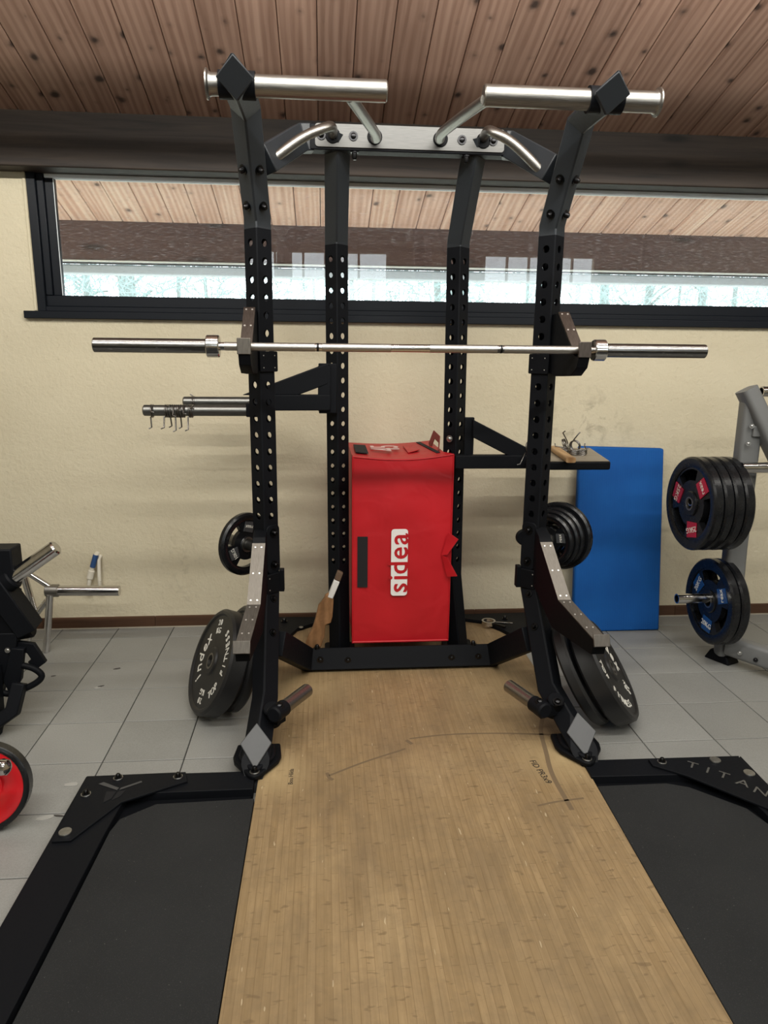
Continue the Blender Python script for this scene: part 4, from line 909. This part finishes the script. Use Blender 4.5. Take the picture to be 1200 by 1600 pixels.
def tri_plate(center, axis, r, t, label, labmat, texts, group, spin=0.0, cat='weight plate', lab=True, name='grip_plate'):
    """rubber plate with three grip openings and label patches between them"""
    M = plate_M(center, axis) @ Matrix.Rotation(spin, 4, 'Z'); h = t / 2
    p = thing(name, center, label, cat, group, M=M)
    b = MB(); n = 72; hubr = r * 0.27; ri = r * 0.42; ro = r * 0.80
    b.lathe([(r * 0.78, -h + 0.004), (r * 0.84, -h), (r - 0.008, -h), (r, -h + 0.008), (r, h - 0.008), (r - 0.008, h), (r * 0.84, h), (r * 0.78, h - 0.004)], None, n, closed=True)
    b.lathe([(0.0255, -h), (hubr - 0.004, -h), (hubr, -h + 0.004), (hubr, h - 0.004), (hubr - 0.004, h), (0.0255, h)], None, 40, closed=True)
    hz = h * 0.62
    # web between hub and rim with three kidney openings
    segs = 72; web = []
    for i in range(segs):
        a0, a1 = 2 * math.pi * i / segs, 2 * math.pi * (i + 1) / segs; ph = (math.degrees((a0 + a1) / 2) % 120)
        op = 32 < ph < 88
        rads = [(hubr - 0.006, r * 0.80)] if not op else [(hubr - 0.006, r * 0.50), (r * 0.735, r * 0.80)]
        for q0, q1 in rads:
            c0, s0, c1, s1 = math.cos(a0), math.sin(a0), math.cos(a1), math.sin(a1)
            b.raw([(q0 * c0, q0 * s0, -hz), (q1 * c0, q1 * s0, -hz), (q1 * c1, q1 * s1, -hz), (q0 * c1, q0 * s1, -hz), (q0 * c0, q0 * s0, hz), (q1 * c0, q1 * s0, hz), (q1 * c1, q1 * s1, hz), (q0 * c1, q0 * s1, hz)],
                  [(3, 2, 1, 0), (4, 5, 6, 7), (0, 1, 5, 4), (1, 2, 6, 5), (2, 3, 7, 6), (3, 0, 4, 7)])
    b.build('disc', RUBBER, p, 30, M=M)
    MB().lathe([(0.0253, -h - 0.001), (0.033, -h - 0.001), (0.033, h + 0.001), (0.0253, h + 0.001)], None, 28, closed=True).build('steel_insert', STEEL, p, 35, M=M)
    if lab:
        for k in range(3):
            Mk = Matrix.Rotation(R(120 * k), 4, 'Z'); z = hz + 0.0005
            poly = [(r * 0.36, -r * 0.17), (r * 0.70, -r * 0.24), (r * 0.74, r * 0.10), (r * 0.44, r * 0.17)]
            lb = MB().prism(poly, 0.004, Mk @ Matrix.Translation((0, 0, z))).build('label_patch', labmat, p, M=M)
            tx = text_mb(texts[k % len(texts)], r * 0.17, Mk @ Matrix.Translation((r * 0.56, -r * 0.035, z + 0.0048)) @ Matrix.Rotation(R(-90 if k == 1 else 80), 4, 'Z'), 0.0005)
            tx.build('lettering', WHITEPRINT, lb, M=M)
    return p
# plates on the rack's own pegs
od = Vector((-0.7071, 0.7071, 0)); q = Vector((LX, FY, 0.705))
tri_plate(q + od * 0.135, -od, 0.135, 0.034, 'small black grip plate on the peg behind the left upright', GREYLABEL, ['reax', '10KG'], 'small plates on the rack pegs', R(85))
od = Vector((0.7071, 0.7071, 0)); q = Vector((RX, FY, 0.705))
for i, (dd, rr, tt, lb) in enumerate(((0.135, 0.119, 0.030, 'smallest black grip plate with grey label, nearest the right upright'), (0.170, 0.130, 0.030, 'second of four black plates on the peg behind the right upright'),
                                    (0.205, 0.137, 0.030, 'third of four black plates on the peg behind the right upright'), (0.244, 0.155, 0.036, 'largest black plate, outermost on the peg behind the right upright'))):
    tri_plate(q + od * dd, -od, rr, tt, lb, GREYLABEL, ['reax', '5KG'], 'small plates on the rack pegs', R(22), lab=(i == 0))

# ================================================================== GREY WEIGHT TREE
tree = thing('weight_tree', (1.97, -0.66, 0), 'silver grey A-frame plate storage rack at the right edge', 'weight rack')
MB().sweep([(1.985, -0.63, 0.04), (1.955, -0.65, 0.60), (1.945, -0.66, 1.30)], rrect(0.07, 0.10, 0.018, 3), Vector((1, 0.0, 0))).build('back_post', GREYCOAT, tree, 40)
MB().sweep([(1.905, -0.665, 1.36), (2.30, -0.80, 0.62)], rrect(0.075, 0.10, 0.02, 3), Vector((0, 1, 0))).build('front_post', GREYCOAT, tree, 40)
MB().sweep([(1.97, -0.67, 0.105), (2.36, -1.20, 0.085)], rrect(0.075, 0.10, 0.02, 3), Vector((0, 0, 1))).build('base_bar', GREYCOAT, tree, 40)
MB().hexa([(1.90, -0.58, 0.0), (1.965, -0.70, 0.0), (2.05, -0.66, 0.0), (2.00, -0.53, 0.0)], [(1.925, -0.59, 0.05), (1.965, -0.68, 0.04), (2.03, -0.645, 0.04), (1.995, -0.56, 0.055)]).build('rubber_foot', BLACKDEEP, tree, bevel=0.008)
MB().hexa([(2.30, -1.17, 0.0), (2.36, -1.27, 0.0), (2.45, -1.22, 0.0), (2.40, -1.12, 0.0)], [(2.32, -1.18, 0.05), (2.36, -1.25, 0.05), (2.43, -1.21, 0.05), (2.39, -1.14, 0.05)]).build('rubber_foot', BLACKDEEP, tree, bevel=0.008)
for z, x0, x1, y in ((0.835, 1.700, 1.96, -0.655), (0.342, 1.690, 1.97, -0.645)):
    MB().lathe([(0.019, 0), (0.0245, 0), (0.0245, x1 - x0), (0.019, x1 - x0)], zto((1, 0, 0), (x0, y, z)), 24, closed=True).build('plate_peg', CHROME, tree, 40)
MB().lathe([(0.019, 0), (0.0245, 0), (0.0245, 0.45), (0.019, 0.45)], zto((1, 0, 0), (1.878, -0.745, 1.008)), 24, closed=True).build('plate_peg', CHROME, tree, 40)
MB().box((2.02, -0.69, 1.17), (0.16, 0.035, 0.05)).build('gusset', GREYCOAT, tree, bevel=0.004)
MB().lathe([(0.019, 0), (0.0245, 0), (0.0245, 0.3), (0.019, 0.3)], zto((1, 0, 0), (2.02, -0.60, 1.345)), 24, closed=True).build('plate_peg', CHROME, tree, 40)
for x, y, z in ((1.925, -0.712, 1.195), (1.918, -0.712, 1.115), (1.975, -0.762, 0.10), (2.02, -0.822, 0.09)): bolt((x, y, z), (-0.35, -0.94, 0), tree, 0.008, 0.006, mat=ZINC if z != 0.09 else BOLT)
ax = Vector((-1, -0.03, 0)).normalized()
names = ['outermost', 'second', 'third', 'innermost']
for i in range(4):
    tri_plate((1.718 + 0.049 * i, -0.655, 0.822), ax, 0.222, 0.045, f'{names[i]} of four large black plates on the upper peg of the grey rack' + (', red labels' if i == 0 else ''), REDLABEL, ['25KG', '25KG', 'reax'], 'large plates on the upper grey rack peg', R(170), lab=(i == 0))
for i in range(2):
    tri_plate((1.872 + 0.047 * i, -0.645, 0.325), ax, 0.212, 0.043, ('front black plate with blue labels on the lower peg of the grey rack' if i == 0 else 'rear of the two black plates on the lower peg of the grey rack'), BLUELABEL, ['reax', '20KG', '20KG'], 'large plates on the lower grey rack peg', R(35), lab=(i == 0))

# ================================================================== BLUE MAT
b = MB().hexa([(1.335, -0.225, 0.001), (1.835, -0.225, 0.001), (1.835, -0.185, 0.001), (1.335, -0.185, 0.001)], [(1.362, -0.062, 1.015), (1.842, -0.062, 1.002), (1.842, -0.02, 1.002), (1.362, -0.02, 1.015)])
o = b.build('exercise_mat', BLUE, bevel=0.01); tag(o, 'blue ribbed foam mat standing against the wall', 'exercise mat')

# ================================================================== BLACK MACHINE AT THE LEFT EDGE
mc = thing('lever_machine', (-1.3, -1.05, 0), 'black steel plate-loaded machine cut by the left edge', 'gym machine')
MB().box((-1.32, -1.0, 0.672), (0.145, 0.10, 0.150)).build('block', BLACK, mc, bevel=0.006)
sl = MB().cyl((-1.275, -1.02, 0.615), (-1.085, -1.02, 0.748), 0.030, 28, ch=0.006).build('loading_sleeve', CHROME, mc, 40)
MB().cyl((-1.31, -1.02, 0.591), (-1.258, -1.02, 0.627), 0.045, 24, ch=0.006).build('sleeve_collar', BLACK, mc, 40)
MB().sweep([(-1.33, -1.02, 0.61), (-1.225, -1.0, 0.395)], rs(0.08, 0.10), Vector((0, 1, 0))).build('lever', BLACK, mc, bevel=0.005)
MB().box((-1.36, -1.0, 0.46), (0.20, 0.09, 0.20)).build('housing', BLACKDEEP, mc, bevel=0.005)
MB().cyl((-1.28, -1.0, 0.388), (-1.215, -1.0, 0.400), 0.036, 20, ch=0.006).build('rubber_stop', BLACKDEEP, mc, 40)
pl = Matrix.Translation((0, -1.0, 0)) @ Matrix.Rotation(R(90), 4, 'X')
MB().prism([(-1.42, 0.40), (-1.26, 0.40), (-1.27, 0.33), (-1.32, 0.22), (-1.36, 0.10), (-1.42, 0.08)], 0.05, pl).build('side_plate', BLACK, mc, bevel=0.004)
MB().sweep([(-1.285, -1.02, 0.335), (-1.222, -1.02, 0.325), (-1.195, -1.02, 0.270), (-1.225, -1.02, 0.248)], rs(0.045, 0.022), Vector((0, 1, 0))).build('hook', BLACK, mc, bevel=0.003)
MB().prism([(-1.285, 0.34), (-1.235, 0.335), (-1.26, 0.20), (-1.305, 0.13), (-1.33, 0.20)], 0.03, Matrix.Translation((0, -1.03, 0)) @ Matrix.Rotation(R(90), 4, 'X')).build('side_plate', BLACK, mc, bevel=0.004)
MB().tube(smooth_path([(-1.25, -1.05, 0.262), (-1.205, -1.05, 0.245), (-1.180, -1.05, 0.212), (-1.215, -1.06, 0.180), (-1.30, -1.07, 0.150), (-1.34, -1.07, 0.16)], 5), 0.013, 12).build('tube_loop', BLACKDEEP, mc, 60)
MB().sweep([(-1.255, -1.08, 0.20), (-1.275, -1.12, 0.10), (-1.36, -1.15, 0.045), (-1.48, -1.15, 0.040)], rs(0.05, 0.05), Vector((0, 1, 0))).build('foot_bar', BLACK, mc, bevel=0.005)
MB().sweep([(-1.355, -1.08, 0.28), (-1.345, -1.12, 0.06), (-1.36, -1.13, 0.0)], rs(0.055, 0.05), Vector((0, 1, 0))).build('foot_bar', BLACK, mc, bevel=0.005)
bolt((-1.30, -1.052, 0.33), (0, -1, 0), mc, 0.008, 0.006, mat=ZINC)
MB().box((-1.60, -1.0, 0.45), (0.10, 0.10, 0.90)).build('main_post', BLACK, mc, bevel=0.006)
MB().box((-1.60, -1.02, 0.035), (0.09, 0.75, 0.07)).build('base_bar', BLACK, mc, bevel=0.006)
MB().box((-1.49, -1.0, 0.62), (0.26, 0.08, 0.10)).build('cross_arm', BLACK, mc, bevel=0.006)
MB().box((-1.52, -1.15, 0.035), (0.12, 0.06, 0.07)).build('foot_link', BLACK, mc, bevel=0.004)
# chrome tube attachment standing by the wall
ch = thing('chrome_handle_frame', (-1.45, -0.28, 0), 'chrome tube handle frame with a long sleeve beside the black machine', 'bar attachment')
def ct(pts, r, name='tube', n=16): return MB().tube(pts, r, n).build(name, CHROME, ch, 50)
ct([(-1.372, -0.30, 0.322), (-1.066, -0.30, 0.316)], 0.026, 'long_sleeve', 24)
MB().cyl((-1.425, -0.30, 0.323), (-1.362, -0.30, 0.322), 0.032, 24, ch=0.003).build('sleeve_socket', STEEL, ch, 40)
ct([(-1.60, -0.30, 0.490), (-1.398, -0.30, 0.338)], 0.014); ct([(-1.402, -0.315, 0.305), (-1.447, -0.315, 0.003)], 0.0175)
ct([(-1.535, -0.27, 0.385), (-1.500, -0.27, 0.178)], 0.018); ct([(-1.425, -0.27, 0.275), (-1.515, -0.27, 0.165)], 0.0145)
ct([(-1.515, -0.26, 0.175), (-1.560, -0.25, 0.012)], 0.011); ct([(-1.60, -0.24, 0.33), (-1.575, -0.24, 0.06)], 0.012); ct([(-1.60, -0.24, 0.012), (-1.555, -0.25, 0.012)], 0.010); ct([(-1.56, -0.26, 0.38), (-1.60, -0.24, 0.30)], 0.010)
MB().cyl((-1.555, -0.27, 0.168), (-1.490, -0.27, 0.180), 0.017, 16).build('clamp', STEEL, ch, 40)

# red wheel-like plate at the left edge
Mred = plate_M((-1.128, -1.70, 0.140), (0.10, -0.97, 0.22))
rp = thing('red_plate', (-1.13, -1.70, 0.148), 'glossy red plate with black rim at the left edge', 'weight plate', None, Mred)
MB().lathe([(0.136, -0.02), (0.143, -0.02), (0.143, 0.02), (0.136, 0.024), (0.126, 0.024), (0.126, -0.02)], None, 48, closed=True).build('rim', RUBBER, rp, 35, M=Mred)
MB().lathe([(0.03, 0.0), (0.055, 0.0), (0.075, 0.016), (0.110, 0.024), (0.128, 0.020), (0.128, -0.018), (0.03, -0.018)], None, 48, closed=True).build('red_disc', REDGLOSS, rp, 35, M=Mred)
MB().lathe([(0, 0.004), (0.031, 0.004), (0.031, -0.016), (0, -0.016)], None, 24).build('hub', BLACKDEEP, rp, 35, M=Mred)
hb = thing('handle_bar', (-1.42, -1.76, 0), 'round chrome bar end in front of the red plate', 'handle bar')
MB().lathe([(0, 0.0), (0.017, 0.0), (0.017, 0.36), (0.023, 0.364), (0.0265, 0.378), (0.023, 0.394), (0.012, 0.402), (0, 0.404)], zto((1, -0.12, 0.02), (-1.393, -1.749, 0.257)), 24).build('bar', CHROME, hb, 40)
MB().cyl((-1.40, -1.748, 0.0), (-1.40, -1.748, 0.285), 0.022, 20, ch=0.004).build('stand_post', BLACK, hb, 40)
MB().cyl((-1.40, -1.748, 0.0), (-1.40, -1.748, 0.012), 0.09, 28, ch=0.003).build('stand_base', BLACK, hb, 40)

# ================================================================== SMALL THINGS
def clip_pts(turns=2.4, r=0.026, pitch=0.008, handle=0.06, spread=0.5):
    pts = []; n = int(turns * 16)
    a0 = -math.pi / 2 - spread / 2; a1 = a0 + turns * 2 * math.pi
    h0 = [Vector((r * math.cos(a0) - 0.004, r * math.sin(a0) - handle, -0.012)), Vector((r * math.cos(a0), r * math.sin(a0) - handle + 0.006, 0.0))]
    for i in range(n + 1):
        a = a0 + (a1 - a0) * i / n; pts.append(Vector((r * math.cos(a), r * math.sin(a), pitch * (i / n) * turns)))
    e = pts[-1]; d = Vector((-math.sin(a1), math.cos(a1), 0))
    h1 = [e + d * handle * 0.9, e + d * handle + Vector((0.003, 0, 0.014))]
    return h0 + pts + h1
def clip(M, label, group, name='spring_clip', **kw):
    o = MB().tube(clip_pts(**kw), 0.0032, 6).build(name, CHROMEWIRE, None, 70, M=M); tag(o, label, 'spring clip', group); return o
CHROMEWIRE = m_steel('spring_wire', (0.22, 0.21, 0.20), 0.3, amt=0.1)
axp = Matrix(((0, 0, 1, 0), (1, 0, 0, 0), (0, 1, 0, 0), (0, 0, 0, 1)))        # coil axis along x, handles hanging down
def hang(x, y, z, rot, **kw):
    return Matrix.Translation((x, y, z)) @ Matrix.Rotation(R(rot), 4, 'X') @ axp
for i, (x, rot, hd) in enumerate(((-0.765, 8, 0.05), (-0.706, -20, 0.055), (-0.684, 25, 0.05), (-0.660, -5, 0.062), (-0.640, 15, 0.05), (-0.607, -12, 0.06))):
    lab = ['outermost spring clip hanging at the tip of the near storage peg', 'second spring clip from the tip of the near storage peg', 'third spring clip from the tip of the near storage peg', 'fourth spring clip from the tip of the near storage peg', 'fifth spring clip from the tip of the near storage peg', 'spring clip hanging innermost on the near storage peg'][i]
    clip(hang(x, -0.70, 1.257 - 0.0025, rot), lab, 'spring clips on the storage peg', turns=1.6 if i == 0 else 2.6, handle=hd)
clip(hang(-0.655, -0.32, 1.2655, 170), 'spring clip on the farther storage peg', 'spring clips on the storage peg', turns=1.6, handle=0.012)
zt = 1.0345
for x, y, rz, rx, lab in ((1.145, -0.45, 20, 5, 'spring clip lying beside the wooden stick on the shelf'), (1.20, -0.42, 130, 80, 'spring clip propped up at the back of the shelf'), (1.175, -0.50, 250, 0, 'spring clip at the front of the pile on the shelf'), (1.21, -0.50, 310, 12, 'spring clip at the right end of the pile on the shelf'), (1.165, -0.36, 60, 70, 'upright spring clip at the back left of the pile on the shelf')):
    clip(Matrix.Translation((x, y, zt + (0.003 if rx < 60 else 0.03))) @ Matrix.Rotation(R(rz), 4, 'Z') @ Matrix.Rotation(R(rx), 4, 'X'), lab, 'spring clips on the shelf')
clip(Matrix.Translation((0.918, -0.60, 1.0515 + 0.032)) @ Matrix.Rotation(R(35), 4, 'Z') @ Matrix.Rotation(R(80), 4, 'X') @ Matrix.Rotation(R(-40), 4, 'Z'), 'spring clip on the shelf bracket left of the right upright', 'spring clips on the shelf', handle=0.08)
# wooden stick on the shelf
st = MB().sweep([(1.118, -0.36, 1.0465), (1.070, -0.755, 1.0465)], rrect(0.045, 0.025, 0.008, 3)).build('wooden_stick', STICK, bevel=0.002)
tag(st, 'short rounded wooden stick lying on the rack shelf', 'wooden stick')
# wooden paddle with taped handle leaning on the rear upright
pd = thing('wooden_paddle', (-0.09, -0.6, PZ), 'brown carved wooden paddle with white taped handle, left of the red box', 'paddle')
Mp = Matrix.Translation((0, -0.600, 0)) @ Matrix.Rotation(R(90), 4, 'X')
MB().prism([(-0.160, 0.036), (-0.082, 0.036), (-0.035, 0.175), (-0.030, 0.235), (-0.004, 0.245), (0.004, 0.275), (0.010, 0.36), (-0.001, 0.40), (-0.030, 0.385), (-0.034, 0.372), (-0.062, 0.335), (-0.078, 0.265), (-0.093, 0.215), (-0.112, 0.185)], 0.024, Mp).build('blade', PADDLE, pd, bevel=0.004)
MB().prism([(-0.020, 0.375), (0.006, 0.365), (0.040, 0.450), (0.014, 0.462)], 0.026, Mp @ Matrix.Translation((0, 0, -0.001))).build('taped_handle', TAPE, pd, bevel=0.004)
MB().prism([(0.014, 0.462), (0.040, 0.450), (0.056, 0.492), (0.030, 0.506)], 0.026, Mp @ Matrix.Translation((0, 0, -0.001))).build('handle_end', HANDLEWRAP, pd, bevel=0.004)
# clamp collars lying on the rear base plate
for x, y, rz, lab in ((0.865, -0.205, 0, 'chrome ring collar with lever lying on the right base plate'), (1.115, -0.20, 60, 'chrome ring collar lying nearer the right leg')):
    cc = thing('lock_collar', (x, y, PZ + 0.02), lab, 'collar', 'ring collars on the base plate')
    MB().lathe([(0.028, 0), (0.038, 0), (0.038, 0.022), (0.028, 0.022)], Matrix.Translation((x, y, PZ + 0.0205)), 28, closed=True).build('ring', CHROME, cc, 40)
    a = R(rz - 15); MB().sweep([(x + 0.036 * math.cos(a), y + 0.036 * math.sin(a), PZ + 0.034), (x + 0.13 * math.cos(a), y + 0.13 * math.sin(a), PZ + 0.036)], rs(0.012, 0.008)).build('lever', DARKCHROME, cc, bevel=0.001)
    MB().sweep([(x + 0.036 * math.cos(a - 0.4), y + 0.036 * math.sin(a - 0.4), PZ + 0.030), (x + 0.10 * math.cos(a - 0.4), y + 0.10 * math.sin(a - 0.4), PZ + 0.027)], rs(0.014, 0.010)).build('clamp_lug', BOLT, cc, bevel=0.001)
# taped water pipe coming out of the wall
pp = thing('wall_pipe', (-1.27, -0.03, 0.42), 'pair of pale capped pipes with blue tape on the wall', 'pipe')
MB().tube([(-1.255, 0.0, 0.428), (-1.258, -0.028, 0.420), (-1.285, -0.034, 0.335)], 0.013, 14).build('elbow', WHITEPVC, pp, 60)
MB().tube([(-1.255, -0.030, 0.427), (-1.275, -0.037, 0.362)], 0.0145, 14).build('tape_wrap', BLUETAPE, pp, 60)
MB().cyl((-1.281, -0.034, 0.345), (-1.296, -0.034, 0.295), 0.0175, 16, ch=0.004).build('pipe_nut', WHITEPVC, pp, 40)
MB().tube([(-1.296, -0.034, 0.295), (-1.312, -0.034, 0.215), (-1.312, 0.0, 0.205)], 0.011, 14).build('riser', WHITEPVC, pp, 60)
MB().tube([(-1.240, 0.0, 0.415), (-1.243, -0.024, 0.400), (-1.247, -0.028, 0.280)], 0.0105, 14).build('riser', WHITEPVC, pp, 60)
MB().tube([(-1.247, -0.028, 0.278), (-1.250, -0.028, 0.215), (-1.250, 0.0, 0.205)], 0.010, 14).build('riser', WHITEPVC, pp, 60)
# chips and debris on the tiles
def chip(x, y, sx, sy, rz, mat, label, name='tile_chip'):
    pts = []; n = 7
    for i in range(n):
        a = 2 * math.pi * i / n; k = random.uniform(0.7, 1.1); pts.append((k * sx * math.cos(a), k * sy * math.sin(a)))
    o = MB().prism(pts, 0.0016, Matrix.Translation((x, y, 0.0002)) @ Matrix.Rotation(R(rz), 4, 'Z')).build(name, mat); tag(o, label, 'chip'); return o
chip(-1.036, -0.538, 0.022, 0.007, 25, CHIPDARK, 'dark fragment on the tiles right of the chrome frame', 'floor_fragment')
chip(-1.311, -0.600, 0.012, 0.005, 15, CHIPDARK, 'tiny dark fragment on the tiles near the black machine', 'floor_fragment')
chip(-1.069, -0.735, 0.018, 0.012, 25, CHIP, 'pale chip in the tile joint left of the bumper plates')
chip(-1.058, -0.722, 0.016, 0.006, 30, CHIPDARK, 'dark crumb beside the pale chip in the tile joint', 'floor_fragment')
chip(-0.935, -1.490, 0.028, 0.016, 10, CHIP, 'pale round chip in the tile behind the left corner plate')
chip(-0.958, -1.675, 0.030, 0.014, 10, CHIP, 'pale broken chip in the tile beside the left corner plate')
chip(-0.918, -1.668, 0.022, 0.005, -12, CHIPDARK, 'thin dark crack beside the pale broken chip', 'tile_crack')
